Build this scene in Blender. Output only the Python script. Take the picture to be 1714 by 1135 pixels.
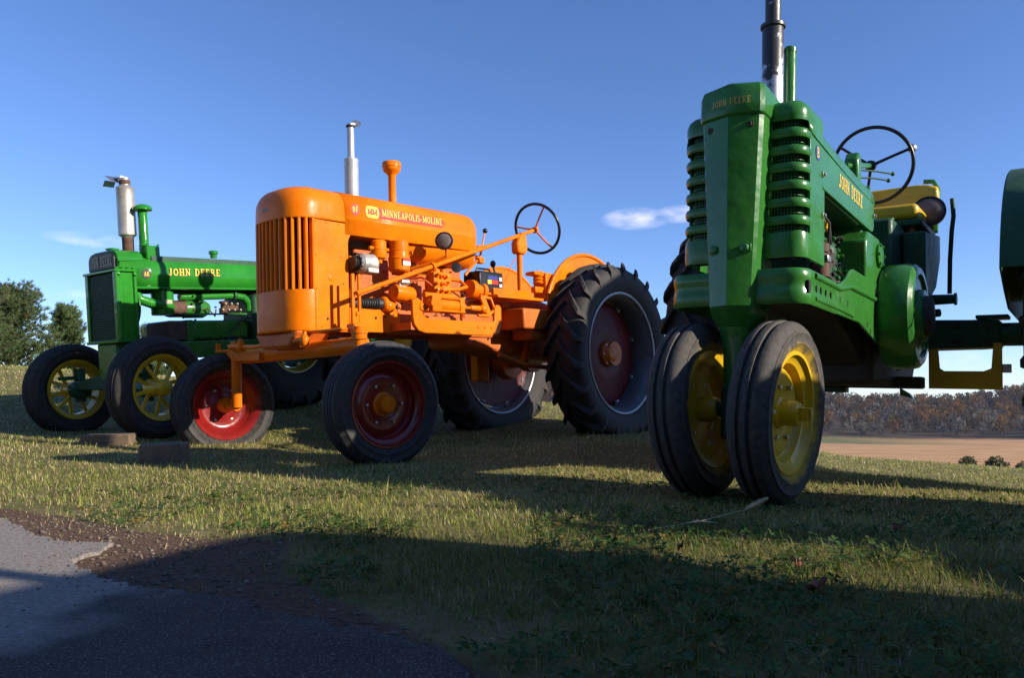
import bpy, bmesh, math, random
import numpy as np
from mathutils import Vector, Matrix
random.seed(7); RNG = np.random.default_rng(11)
for o in list(bpy.data.objects): bpy.data.objects.remove(o)
scene = bpy.context.scene
COL = scene.collection
rad = math.radians

# ---------------------------------------------------------------- camera, sky, sun, exposure
CAM_H = 0.35
FOCAL_PX, HORIZON = 1310.0, 685.0
CAM_PITCH = math.atan((HORIZON - 567.5) / FOCAL_PX)
cam_data = bpy.data.cameras.new('camera')
cam_data.sensor_width = 36.0
cam_data.lens = 36.0 * FOCAL_PX / 1714.0
cam_data.clip_start = 0.05
cam_data.clip_end = 9000
cam = bpy.data.objects.new('camera', cam_data)
COL.objects.link(cam)
cam.location = (0, 0, CAM_H)
cam.rotation_euler = (math.pi / 2 + CAM_PITCH, 0, 0)
scene.camera = cam

SUN_BACK, SUN_EL = rad(23), rad(22.5)      # the sun stands to the right, a little behind the camera
SUN = Vector((math.cos(SUN_EL) * math.cos(SUN_BACK), -math.cos(SUN_EL) * math.sin(SUN_BACK), math.sin(SUN_EL)))
world = bpy.data.worlds.new('World'); scene.world = world
world.use_nodes = True
wn, wl = world.node_tree.nodes, world.node_tree.links
wn.clear()
w_out = wn.new('ShaderNodeOutputWorld'); w_bg = wn.new('ShaderNodeBackground'); w_sky = wn.new('ShaderNodeTexSky')
w_sky.sky_type = 'NISHITA'; w_sky.sun_disc = False
w_sky.sun_elevation = SUN_EL; w_sky.sun_rotation = math.atan2(SUN.x, SUN.y)
w_sky.altitude = 1900; w_sky.air_density = 1.0; w_sky.dust_density = 0.0; w_sky.ozone_density = 2.5
w_bg.inputs['Strength'].default_value = 0.12
# a few small fair-weather clouds low over the horizon
w_tc = wn.new('ShaderNodeTexCoord'); w_sep = wn.new('ShaderNodeSeparateXYZ')
wl.new(w_tc.outputs['Generated'], w_sep.inputs[0])
def wmath(op, a, b=None):
    n = wn.new('ShaderNodeMath'); n.operation = op
    for i, v in enumerate((a, b)):
        if v is None: continue
        if isinstance(v, (int, float)): n.inputs[i].default_value = v
        else: wl.new(v, n.inputs[i])
    return n.outputs[0]
az = wmath('ARCTAN2', w_sep.outputs[0], w_sep.outputs[1])
elv = wmath('ARCSINE', w_sep.outputs[2])
w_noise = wn.new('ShaderNodeTexNoise'); w_noise.inputs['Scale'].default_value = 26; w_noise.inputs['Detail'].default_value = 7
w_map = wn.new('ShaderNodeMapping'); w_map.inputs['Scale'].default_value = (1, 1, 2.6)
wl.new(w_tc.outputs['Generated'], w_map.inputs[0]); wl.new(w_map.outputs[0], w_noise.inputs['Vector'])
CLOUDS = [(9.2, 13.7, 2.7, 0.85, .72), (12.4, 13.9, 2.4, .7, .5), (-28.4, 10.9, 3.2, 0.55, .36), (-28.9, 7.3, 1.9, .40, .42), (-16.8, 11.3, 1.3, .5, .45),
          (28.2, 3.3, 3.0, .6, .4), (-3.5, 3.8, 4.0, .6, .3), (62, 12, 5, 1, .9), (95, 9, 7, 1.2, .8), (-70, 8, 6, 1, .8), (-120, 10, 7, 1.1, .8), (150, 11, 6, 1, .8)]
dens = None
for ca, ce, wa, we, k in CLOUDS:
    dx = wmath('DIVIDE', wmath('SUBTRACT', az, rad(ca)), rad(wa)); dy = wmath('DIVIDE', wmath('SUBTRACT', elv, rad(ce)), rad(we))
    g = wmath('SUBTRACT', 1.0, wmath('ADD', wmath('MULTIPLY', dx, dx), wmath('MULTIPLY', dy, dy)))
    g = wmath('MULTIPLY', wmath('MAXIMUM', g, 0.0), k)
    dens = g if dens is None else wmath('MAXIMUM', dens, g)
nz = wmath('MULTIPLY', wmath('SUBTRACT', w_noise.outputs['Fac'], 0.33), 3.2)
cl = wmath('MINIMUM', wmath('MAXIMUM', wmath('MULTIPLY', dens, nz), 0.0), 0.62)
w_mix = wn.new('ShaderNodeMix'); w_mix.data_type = 'RGBA'
wl.new(cl, w_mix.inputs['Factor'])
w_hs = wn.new('ShaderNodeHueSaturation'); w_hs.inputs['Saturation'].default_value = 1.10
wl.new(w_sky.outputs[0], w_hs.inputs['Color'])
w_tint = wn.new('ShaderNodeMix'); w_tint.data_type = 'RGBA'; w_tint.blend_type = 'MULTIPLY'; w_tint.inputs['Factor'].default_value = 1
w_tint.inputs['B'].default_value = (.98, .97, 1.16, 1); wl.new(w_hs.outputs[0], w_tint.inputs['A'])
wl.new(w_tint.outputs['Result'], w_mix.inputs['A'])
w_mix.inputs['B'].default_value = (7.2, 7.0, 8.4, 1)
wl.new(w_mix.outputs['Result'], w_bg.inputs['Color']); wl.new(w_bg.outputs[0], w_out.inputs['Surface'])

sun_data = bpy.data.lights.new('sun', 'SUN')
sun_data.energy = 5.0; sun_data.angle = rad(0.53); sun_data.color = (1.0, 0.90, 0.76)
sun_ob = bpy.data.objects.new('sun', sun_data); COL.objects.link(sun_ob)
sun_ob.location = SUN * 60
sun_ob.rotation_euler = SUN.to_track_quat('Z', 'Y').to_euler()

scene.render.engine = 'CYCLES'
scene.cycles.max_bounces = 6; scene.cycles.diffuse_bounces = 2; scene.cycles.glossy_bounces = 3; scene.cycles.transmission_bounces = 2
scene.view_settings.view_transform = 'Standard'; scene.view_settings.look = 'None'
scene.view_settings.exposure = 0.6; scene.view_settings.gamma = 1.0
scene.view_settings.use_curve_mapping = False

# ---------------------------------------------------------------- materials
MAT = {}
def node_mat(name):
    m = bpy.data.materials.new(name); m.use_nodes = True
    nt = m.node_tree; b = nt.nodes['Principled BSDF']
    MAT[name] = m
    return m, nt, b
def add_noise(nt, scale, detail=4, coord='Object', rough=.55):
    tc = nt.nodes.new('ShaderNodeTexCoord'); n = nt.nodes.new('ShaderNodeTexNoise')
    n.inputs['Scale'].default_value = scale; n.inputs['Detail'].default_value = detail; n.inputs['Roughness'].default_value = rough
    nt.links.new(tc.outputs[coord], n.inputs['Vector'])
    return n
def ramp(nt, src, p0, p1, c0=(0, 0, 0, 1), c1=(1, 1, 1, 1)):
    r = nt.nodes.new('ShaderNodeValToRGB')
    r.color_ramp.elements[0].position = p0; r.color_ramp.elements[1].position = p1
    r.color_ramp.elements[0].color = c0; r.color_ramp.elements[1].color = c1
    nt.links.new(src, r.inputs[0]); return r
def bump(nt, b, src, dist, strength=1.0):
    bp = nt.nodes.new('ShaderNodeBump'); bp.inputs['Distance'].default_value = dist; bp.inputs['Strength'].default_value = strength
    nt.links.new(src, bp.inputs['Height']); nt.links.new(bp.outputs[0], b.inputs['Normal'])
def mixc(nt, fac, a, b):
    mx = nt.nodes.new('ShaderNodeMix'); mx.data_type = 'RGBA'
    nt.links.new(fac, mx.inputs['Factor'])
    for k, v in (('A', a), ('B', b)):
        if isinstance(v, tuple): mx.inputs[k].default_value = (*v, 1) if len(v) == 3 else v
        else: nt.links.new(v, mx.inputs[k])
    return mx.outputs['Result']
def paint(name, col, dust=(.16, .13, .09), rough=.22, dirt=.25, wave=.0013, coat=.35, spec=.38):
    m, nt, b = node_mat(name)
    n1 = add_noise(nt, 7, 5); n2 = add_noise(nt, 22, 6, rough=.72)
    r1 = ramp(nt, n1.outputs['Fac'], .30, .75)
    n0 = add_noise(nt, 2.3, 6, rough=.6); r0 = ramp(nt, n0.outputs['Fac'], .35, .70, (.80, .80, .80, 1), (1.06, 1.06, 1.06, 1))
    tone = mixc(nt, r1.outputs[0], tuple(c * .86 for c in col), tuple(min(1, c * 1.08) for c in col))
    fd = nt.nodes.new('ShaderNodeMix'); fd.data_type = 'RGBA'; fd.blend_type = 'MULTIPLY'; fd.inputs['Factor'].default_value = 1
    nt.links.new(tone, fd.inputs['A']); nt.links.new(r0.outputs[0], fd.inputs['B']); tone = fd.outputs['Result']
    r2 = ramp(nt, n2.outputs['Fac'], .56, .80)
    mul = nt.nodes.new('ShaderNodeMath'); mul.operation = 'MULTIPLY'; mul.inputs[1].default_value = dirt
    # a film of dust settled on surfaces that face up
    ge = nt.nodes.new('ShaderNodeNewGeometry'); sn = nt.nodes.new('ShaderNodeSeparateXYZ'); nt.links.new(ge.outputs['Normal'], sn.inputs[0])
    dm = nt.nodes.new('ShaderNodeMapRange'); dm.inputs['From Min'].default_value = .55; dm.inputs['From Max'].default_value = 1.0; dm.inputs['To Max'].default_value = .55; nt.links.new(sn.outputs[2], dm.inputs['Value'])
    dd = nt.nodes.new('ShaderNodeMath'); dd.operation = 'MULTIPLY'; nt.links.new(dm.outputs[0], dd.inputs[0]); nt.links.new(n1.outputs['Fac'], dd.inputs[1])
    da = nt.nodes.new('ShaderNodeMath'); da.operation = 'ADD'; nt.links.new(r2.outputs[0], da.inputs[0]); nt.links.new(dd.outputs[0], da.inputs[1])
    nt.links.new(da.outputs[0], mul.inputs[0])
    nt.links.new(mixc(nt, mul.outputs[0], tone, dust), b.inputs['Base Color'])
    rr = nt.nodes.new('ShaderNodeMapRange'); rr.inputs['To Min'].default_value = rough * .75; rr.inputs['To Max'].default_value = rough * 1.7
    nt.links.new(n2.outputs['Fac'], rr.inputs['Value']); nt.links.new(rr.outputs[0], b.inputs['Roughness'])
    b.inputs['Specular IOR Level'].default_value = spec; b.inputs['Coat Weight'].default_value = coat; b.inputs['Coat Roughness'].default_value = .12
    n3 = add_noise(nt, 11, 2); bump(nt, b, n3.outputs['Fac'], wave * 6, .5)
    return m
def plain(name, col, rough=.5, metal=0.0, scale=25, var=.3, bumpd=.0, wear=None):
    m, nt, b = node_mat(name)
    n1 = add_noise(nt, scale, 6, rough=.65)
    r1 = ramp(nt, n1.outputs['Fac'], .32, .72)
    hi = wear if wear else tuple(min(1, c * (1 + var)) for c in col)
    nt.links.new(mixc(nt, r1.outputs[0], tuple(c * (1 - var) for c in col), hi), b.inputs['Base Color'])
    rr = nt.nodes.new('ShaderNodeMapRange'); rr.inputs['To Min'].default_value = rough * .75; rr.inputs['To Max'].default_value = min(1, rough * 1.25)
    nt.links.new(n1.outputs['Fac'], rr.inputs['Value']); nt.links.new(rr.outputs[0], b.inputs['Roughness'])
    b.inputs['Metallic'].default_value = metal
    if bumpd: bump(nt, b, n1.outputs['Fac'], bumpd)
    return m
paint('green', (.036, .180, .026), coat=.15, dirt=.22)
paint('green_bright', (.024, .225, .020), rough=.14, coat=.12, dirt=.10, spec=.28)
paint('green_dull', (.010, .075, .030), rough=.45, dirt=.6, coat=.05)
paint('orange', (.86, .190, .002), rough=.26, dirt=.05, coat=.03, spec=.16)
paint('orange_dull', (.60, .13, .010), dust=(.10, .06, .03), rough=.45, dirt=.45, coat=.05)
paint('yellow', (.74, .46, .008), rough=.35, dirt=.30)
paint('red', (.22, .010, .008), rough=.25, dirt=.12)
paint('maroon', (.105, .004, .006), rough=.42, dirt=.0, coat=.0, spec=.22)
plain('rim_grey', (.14, .14, .15), rough=.5, metal=.4, scale=14, var=.2)
paint('bright_red', (.42, .03, .02), rough=.25, dirt=.12)
plain('rubber', (.021, .020, .020), rough=.78, scale=40, var=.45, bumpd=.0012, wear=(.050, .044, .038))
plain('rubber_dusty', (.050, .045, .040), rough=.85, scale=30, var=.4, bumpd=.0012, wear=(.085, .072, .058))
plain('black', (.008, .008, .009), rough=.35, scale=40)
plain('dark', (.006, .006, .006), rough=.9, scale=30)
plain('dark_iron', (.020, .018, .016), rough=.7, scale=30, var=.5, wear=(.05, .035, .025))
plain('steel', (.55, .54, .52), rough=.35, metal=.9, scale=30, var=.25)
plain('silver_paint', (.46, .47, .48), rough=.42, metal=.35, scale=14, var=.12)
plain('muffler_worn', (.50, .47, .42), rough=.45, metal=.55, scale=9, var=.30, wear=(.62, .58, .52))
plain('rust', (.10, .045, .028), rough=.8, scale=35, var=.4, bumpd=.0008)
plain('exhaust_black', (.035, .033, .034), rough=.42, metal=.3, scale=12, var=.4, wear=(.07, .068, .07))
plain('lens', (.15, .115, .10), rough=.12, scale=20, var=.2)
plain('core', (.007, .009, .008), rough=.8, scale=120, var=.5)
plain('wood', (.15, .105, .066), rough=.85, scale=18, var=.35, bumpd=.003)
plain('decal_red', (.62, .035, .012), rough=.35, scale=9, var=.06)
plain('decal_yellow', (.80, .55, .04), rough=.4, scale=9, var=.06)
plain('decal_gold', (.62, .44, .08), rough=.45, scale=9, var=.1)
plain('decal_black', (.006, .006, .006), rough=.5, scale=9)
plain('decal_white', (.75, .72, .66), rough=.5, scale=9, var=.08)
plain('decal_blue', (.02, .04, .22), rough=.4, scale=9, var=.08)
plain('badge', (.48, .40, .26), rough=.5, scale=60, var=.3)
plain('leaf_orange', (.17, .05, .02), rough=.7, scale=30, var=.35)
plain('straw', (.62, .46, .26), rough=.8, scale=40, var=.3)
plain('hose', (.02, .02, .022), rough=.6, scale=40)
# the muffler of the tall tractor: black paint flaking to bright steel
m, nt, b = node_mat('flaking')
n1 = add_noise(nt, 9, 8, rough=.7); n2 = add_noise(nt, 70, 4)
tcn = nt.nodes.new('ShaderNodeTexCoord'); sp = nt.nodes.new('ShaderNodeSeparateXYZ'); nt.links.new(tcn.outputs['Object'], sp.inputs[0])
mr = nt.nodes.new('ShaderNodeMapRange'); mr.inputs['From Min'].default_value = 1.98; mr.inputs['From Max'].default_value = 1.66
mr.inputs['To Min'].default_value = -.05; mr.inputs['To Max'].default_value = .36
nt.links.new(sp.outputs[2], mr.inputs['Value'])
ad = nt.nodes.new('ShaderNodeMath'); ad.operation = 'ADD'; nt.links.new(n1.outputs['Fac'], ad.inputs[0]); nt.links.new(mr.outputs[0], ad.inputs[1])
r1 = ramp(nt, ad.outputs[0], .57, .64)
nt.links.new(mixc(nt, r1.outputs[0], (.030, .027, .028), (.50, .49, .50)), b.inputs['Base Color'])
b.inputs['Roughness'].default_value = .42; nt.links.new(r1.outputs[0], b.inputs['Metallic'])
bump(nt, b, n2.outputs['Fac'], .0006)
# front tyre of the near tractor: rubber overspread with yellow overspray next to the rim
m, nt, b = node_mat('rubber_overspray')
tcn = nt.nodes.new('ShaderNodeTexCoord')
n1 = add_noise(nt, 40, 6, rough=.65); n4 = add_noise(nt, 14, 5)
sp = nt.nodes.new('ShaderNodeSeparateXYZ'); nt.links.new(tcn.outputs['Object'], sp.inputs[0])
cb = nt.nodes.new('ShaderNodeCombineXYZ'); nt.links.new(sp.outputs[1], cb.inputs[0]); nt.links.new(sp.outputs[2], cb.inputs[1])
ln = nt.nodes.new('ShaderNodeVectorMath'); ln.operation = 'LENGTH'; nt.links.new(cb.outputs[0], ln.inputs[0])
sm = nt.nodes.new('ShaderNodeMath'); sm.operation = 'MULTIPLY_ADD'; sm.inputs[1].default_value = .10
nt.links.new(n4.outputs['Fac'], sm.inputs[0]); nt.links.new(ln.outputs['Value'], sm.inputs[2])
r1 = ramp(nt, n1.outputs['Fac'], .32, .72, (.030, .028, .026, 1), (.080, .070, .058, 1))
r2 = ramp(nt, sm.outputs[0], .285, .315)
nt.links.new(mixc(nt, r2.outputs[0], (.42, .27, .01), r1.outputs[0]), b.inputs['Base Color'])
b.inputs['Roughness'].default_value = .8; bump(nt, b, n1.outputs['Fac'], .0012)

# ---------------------------------------------------------------- geometry helpers
class G:
    """collects vertices and faces; obj() links them as one mesh object"""
    def __init__(s): s.v = []; s.f = []
    def add(s, vs, fs):
        o = len(s.v); s.v += [tuple(p) for p in vs]; s.f += [tuple(i + o for i in f) for f in fs]; return s
    def box(s, c, d, rot=None):
        x, y, z = (k / 2 for k in d)
        P = [Vector((sx * x, sy * y, sz * z)) for sx in (-1, 1) for sy in (-1, 1) for sz in (-1, 1)]
        if rot is not None: P = [rot @ p for p in P]
        return s.add([p + Vector(c) for p in P], [(0, 1, 3, 2), (4, 6, 7, 5), (0, 4, 5, 1), (2, 3, 7, 6), (0, 2, 6, 4), (1, 5, 7, 3)])
    def bar(s, a, b, w, h, up=(0, 0, 1)):
        a, b = Vector(a), Vector(b); d = (b - a); L = d.length; d.normalize(); up = Vector(up)
        sd = d.cross(up)
        if sd.length < 1e-4: sd = d.cross(Vector((1, 0, 0)))
        sd.normalize(); up = sd.cross(d)
        P = [q + sd * i * w / 2 + up * j * h / 2 for q in (a, b) for i, j in ((-1, -1), (1, -1), (1, 1), (-1, 1))]
        return s.add(P, [(3, 2, 1, 0), (4, 5, 6, 7), (0, 1, 5, 4), (1, 2, 6, 5), (2, 3, 7, 6), (3, 0, 4, 7)])
    def tube(s, pts, r, n=10, closed=False, caps=True):
        pts = [Vector(p) for p in pts]; m = len(pts); rs = r if isinstance(r, (list, tuple)) else [r] * m
        V = []; prev = None
        for i, p in enumerate(pts):
            if closed: t = pts[(i + 1) % m] - pts[i - 1]
            else: t = pts[min(i + 1, m - 1)] - pts[max(i - 1, 0)]
            t.normalize()
            if prev is None:
                a = Vector((0, 0, 1)) if abs(t.z) < .9 else Vector((1, 0, 0))
            else: a = prev
            e = (a - t * a.dot(t)).normalized(); prev = e; g = t.cross(e)
            V += [p + (e * math.cos(k * 2 * math.pi / n) + g * math.sin(k * 2 * math.pi / n)) * rs[i] for k in range(n)]
        F = []
        for i in range(m if closed else m - 1):
            j = (i + 1) % m
            F += [(i * n + k, i * n + (k + 1) % n, j * n + (k + 1) % n, j * n + k) for k in range(n)]
        if caps and not closed: F += [tuple(reversed(range(n))), tuple((m - 1) * n + k for k in range(n))]
        return s.add(V, F)
    def lathe(s, prof, c=(0, 0, 0), ax=(0, 0, 1), n=24, closed=False):
        """prof: (radius, height along the axis)"""
        ax = Vector(ax).normalized(); a = Vector((0, 0, 1)) if abs(ax.z) < .9 else Vector((1, 0, 0))
        e = (a - ax * a.dot(ax)).normalized(); g = ax.cross(e); c = Vector(c); V = []; F = []; m = len(prof)
        for r, h in prof:
            V += [c + ax * h + (e * math.cos(k * 2 * math.pi / n) + g * math.sin(k * 2 * math.pi / n)) * max(r, 1e-4) for k in range(n)]
        for i in range(m if closed else m - 1):
            j = (i + 1) % m
            F += [(i * n + k, i * n + (k + 1) % n, j * n + (k + 1) % n, j * n + k) for k in range(n)]
        if not closed: F += [tuple(reversed(range(n))), tuple((m - 1) * n + k for k in range(n))]
        return s.add(V, F)
    def loft(s, secs, closed=True, caps=True):
        n = len(secs[0]); V = [p for q in secs for p in q]; F = []
        for i in range(len(secs) - 1):
            F += [(i * n + k, i * n + (k + 1) % n, (i + 1) * n + (k + 1) % n, (i + 1) * n + k) for k in range(n if closed else n - 1)]
        if caps and closed: F += [tuple(reversed(range(n))), tuple((len(secs) - 1) * n + k for k in range(n))]
        return s.add(V, F)
    def prism(s, poly, axis, a, b):
        """poly: 2-D outline in the other two axes (in order), swept along axis from a to b"""
        def P(q, t):
            if axis == 'x': return (t, q[0], q[1])
            if axis == 'y': return (q[0], t, q[1])
            return (q[0], q[1], t)
        return s.loft([[P(q, a) for q in poly], [P(q, b) for q in poly]])
    def ball(s, c, r, n=12):
        rr = r if isinstance(r, (tuple, list)) else (r, r, r)
        m = n // 2; V = []; F = []
        for i in range(1, m):
            t = math.pi * i / m
            V += [(c[0] + rr[0] * math.sin(t) * math.cos(2 * math.pi * k / n), c[1] + rr[1] * math.sin(t) * math.sin(2 * math.pi * k / n), c[2] + rr[2] * math.cos(t)) for k in range(n)]
        top, bot = len(V), len(V) + 1; V += [(c[0], c[1], c[2] + rr[2]), (c[0], c[1], c[2] - rr[2])]
        for i in range(m - 2): F += [(i * n + k, i * n + n + k, i * n + n + (k + 1) % n, i * n + (k + 1) % n) for k in range(n)]
        F += [(top, k, (k + 1) % n) for k in range(n)] + [((m - 2) * n + k, bot, (m - 2) * n + (k + 1) % n) for k in range(n)]
        return s.add(V, F)
    def xf(s, M):
        s.v = [tuple(M @ Vector(p)) for p in s.v]; return s
    def obj(s, name, mat, parent=None, bev=0.0, smooth=True, angle=38, seg=2, solid=0, weld=True, recalc=True):
        me = bpy.data.meshes.new(name); me.from_pydata(s.v, [], s.f)
        if recalc:
            bm = bmesh.new(); bm.from_mesh(me)
            bmesh.ops.recalc_face_normals(bm, faces=bm.faces); bm.to_mesh(me); bm.free()
        if mat: me.materials.append(MAT[mat] if isinstance(mat, str) else mat)
        if smooth:
            me.polygons.foreach_set('use_smooth', [True] * len(me.polygons)); me.set_sharp_from_angle(angle=rad(angle))
        o = bpy.data.objects.new(name, me); COL.objects.link(o)
        if parent: o.parent = parent
        if solid:
            md = o.modifiers.new('solid', 'SOLIDIFY'); md.thickness = solid; md.offset = 0
        if bev:
            md = o.modifiers.new('bevel', 'BEVEL'); md.width = bev; md.segments = seg; md.limit_method = 'ANGLE'; md.angle_limit = rad(40)
        return o
def tag(o, label=None, cat=None, group=None, kind=None):
    if label: o['label'] = label
    if cat: o['category'] = cat
    if group: o['group'] = group
    if kind: o['kind'] = kind
    return o
def empty(name, M=None, parent=None):
    o = bpy.data.objects.new(name, None); COL.objects.link(o); o.empty_display_size = .2
    if M is not None: o.matrix_world = M
    if parent: o.parent = parent
    return o
def copy_tree(o, parent=None):
    c = o.copy(); COL.objects.link(c); c.parent = parent
    for ch in list(o.children): copy_tree(ch, c)
    return c
def arc(cx, cy, rx, ry, a0, a1, n=8):
    return [(cx + rx * math.cos(rad(a0 + (a1 - a0) * i / n)), cy + ry * math.sin(rad(a0 + (a1 - a0) * i / n))) for i in range(n + 1)]
def rot_to(d):            # rotation that takes +Z to d
    return Vector(d).to_track_quat('Z', 'Y').to_matrix()

# tractor frames: X to its left side (camera right), Y to its rear, Z up
def frame(yaw, px, local, dist, pitch=0, roll=0):
    y = rad(yaw); u = Vector((math.sin(y), math.cos(y), 0)); v = Vector((math.cos(y), -math.sin(y), 0)); z = Vector((0, 0, 1))
    p = rad(pitch); u, z = u * math.cos(p) + z * math.sin(p), z * math.cos(p) - u * math.sin(p)
    r = rad(roll); v, z = v * math.cos(r) + z * math.sin(r), z * math.cos(r) - v * math.sin(r)
    R = Matrix((v, u, z)).transposed()
    dx, dy = (px[0] - 857) / FOCAL_PX, -(px[1] - 567.5) / FOCAL_PX; c, sn = math.cos(CAM_PITCH), math.sin(CAM_PITCH)
    P = Vector((dx, c - dy * sn, sn + dy * c)) * dist + Vector((0, 0, CAM_H))
    M = R.to_4x4(); M.translation = P - R @ Vector(local)
    return M
M_TALL = frame(37, (1232, 838), (0, 0, 0), 2.98, -0.5, -2)
M_ORANGE = frame(40, (640, 783), (.82, 0, 0), 4.35, 2.8)
M_OLD = frame(35, (262, 736), (.54, 0, 0), 5.5, 6)

# lettering: slab-serif strokes laid flat on a surface
def _V(x, w=.19, t=1, b=1, y0=0, y1=1):
    L = [([(x, y0 + .05), (x, y1 - .05)], w)]
    if b: L.append(([(x - .17, y0 + .05), (x + .17, y0 + .05)], .10))
    if t: L.append(([(x - .17, y1 - .05), (x + .17, y1 - .05)], .10))
    return L
GLYPH = {
 'I': (.42, _V(.21)), 'H': (.86, _V(.2) + _V(.66) + [([(.2, .5), (.66, .5)], .11)]),
 'N': (.90, _V(.18, .11) + _V(.70, .11, b=0) + [([(.14, .95), (.72, .05)], .20)]),
 'M': (1.08, _V(.18, .12) + _V(.90, .19) + [([(.18, .95), (.54, .12)], .17), ([(.54, .12), (.90, .95)], .10)]),
 'J': (.60, [([(.36, .95), (.36, .3)] + arc(.19, .26, .17, .20, 0, -170, 7), .18), ([(.18, .95), (.54, .95)], .10)]),
 'O': (.84, [(arc(.42, .5, .30, .42, 0, 360, 18), .16)]),
 'D': (.84, _V(.20, t=0, b=0) + [([(.05, .95), (.38, .95)] + arc(.38, .5, .30, .45, 90, -90, 10) + [(.05, .05)], .13)]),
 'E': (.74, _V(.20, t=0, b=0) + [([(.05, .95), (.64, .95)], .12), ([(.05, .05), (.64, .05)], .12), ([(.2, .5), (.52, .5)], .11), ([(.62, .98), (.62, .74)], .09), ([(.62, .02), (.62, .26)], .09)]),
 'F': (.72, _V(.20, t=0) + [([(.05, .95), (.64, .95)], .12), ([(.2, .5), (.52, .5)], .11), ([(.62, .98), (.62, .74)], .09)]),
 'L': (.70, _V(.20, b=0) + [([(.05, .05), (.62, .05)], .12), ([(.60, .02), (.60, .30)], .09)]),
 'R': (.84, _V(.20, t=0) + [([(.05, .95), (.40, .95)] + arc(.40, .73, .22, .22, 90, -90, 8) + [(.2, .51)], .13), ([(.40, .50), (.66, .05)], .17), ([(.56, .05), (.80, .05)], .10)]),
 'P': (.76, _V(.20, t=0) + [([(.05, .95), (.40, .95)] + arc(.40, .70, .24, .25, 90, -90, 8) + [(.2, .45)], .13)]),
 'B': (.80, _V(.20, t=0, b=0) + [([(.05, .95), (.38, .95)] + arc(.38, .74, .21, .21, 90, -90, 7) + [(.2, .53)], .13), ([(.2, .51), (.40, .51)] + arc(.40, .28, .25, .23, 90, -90, 7) + [(.05, .05)], .13)]),
 'A': (.86, [([(.16, .05), (.43, .97)], .11), ([(.43, .97), (.68, .05)], .19), ([(.26, .34), (.58, .34)], .10), ([(.02, .05), (.30, .05)], .09), ([(.52, .05), (.84, .05)], .09)]),
 'S': (.68, [(arc(.33, .73, .22, .22, 20, 260, 9) + arc(.33, .27, .24, .22, 70, -165, 9), .15)]),
 '-': (.40, [([(.08, .42), (.32, .42)], .14)]), ' ': (.45, []), '.': (.30, [([(.08, .08), (.24, .08)], .16)])}
def text_strokes(txt, track=.10):
    out = []; x = 0
    for ch in txt:
        w, L = GLYPH[ch]
        out += [([(p[0] + x, p[1]) for p in pts], lw) for pts, lw in L]; x += w + track
    return out, x - track
def lettering(name, txt, o, right, up, h, width, mat, parent, lift=.002, fat=0.0, track=.10, surf=None, small=None):
    """width: total length; o: lower left corner; surf(point)->point may wrap the strokes onto a curved sheet"""
    st, W = text_strokes(txt, track); sx = width / W; o = Vector(o); right = Vector(right); up = Vector(up); n = right.cross(up).normalized()
    g = G()
    for k, (pts, lw) in enumerate(st):
        lw += fat; m = len(pts); Lf = []; Rt = []
        closed = m > 3 and abs(pts[0][0] - pts[-1][0]) + abs(pts[0][1] - pts[-1][1]) < 1e-6
        for i in range(m):
            a = pts[i - 1] if i else (pts[-2] if closed else pts[0]); c = pts[i + 1] if i < m - 1 else (pts[1] if closed else pts[-1])
            tx, ty = (c[0] - a[0]) * sx, (c[1] - a[1]) * h; l = math.hypot(tx, ty) or 1; nx, ny = -ty / l, tx / l
            s = min(sx, h) * lw / 2
            ext = (fat * .5 * min(sx, h)) * (0 if closed else (-1 if i == 0 else (1 if i == m - 1 else 0)))
            b = o + right * (pts[i][0] * sx + tx / l * ext) + up * (pts[i][1] * h + ty / l * ext) + n * (lift + .00012 * (k % 9))
            Lf.append(b + right * nx * s + up * ny * s); Rt.append(b - right * nx * s - up * ny * s)
        V = Lf + Rt
        if surf: V = [surf(p) for p in V]
        g.add(V, [(i, i + 1, m + i + 1, m + i) for i in range(m - 1)])
    return g.obj(name, mat, parent, smooth=False, recalc=False)
# ---------------------------------------------------------------- the lie of the land
def smooth(a, b, x):
    t = np.clip((x - a) / (b - a), 0, 1); return t * t * (3 - 2 * t)
PLANES = []
for M, mid, L in ((M_TALL, (0, .9, 0), 1.0), (M_ORANGE, (0, 1.3, 0), 1.2), (M_OLD, (0, 1.1, 0), 1.1)):
    n = M.to_3x3() @ Vector((0, 0, 1)); PLANES.append((n, M.translation.copy(), M @ Vector(mid), L))
def vnoise(x, y, sc, seed=0):
    """cheap smooth value noise"""
    x = np.asarray(x, float) / sc + seed * 17.3; y = np.asarray(y, float) / sc + seed * 5.7
    xi, yi = np.floor(x), np.floor(y); fx, fy = x - xi, y - yi
    def hsh(a, b):
        s = np.sin(a * 127.1 + b * 311.7 + seed * 74.7) * 43758.5453; return s - np.floor(s)
    fx = fx * fx * (3 - 2 * fx); fy = fy * fy * (3 - 2 * fy)
    return (hsh(xi, yi) * (1 - fx) + hsh(xi + 1, yi) * fx) * (1 - fy) + (hsh(xi, yi + 1) * (1 - fx) + hsh(xi + 1, yi + 1) * fx) * fy
VALLEY = -21.0
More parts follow.
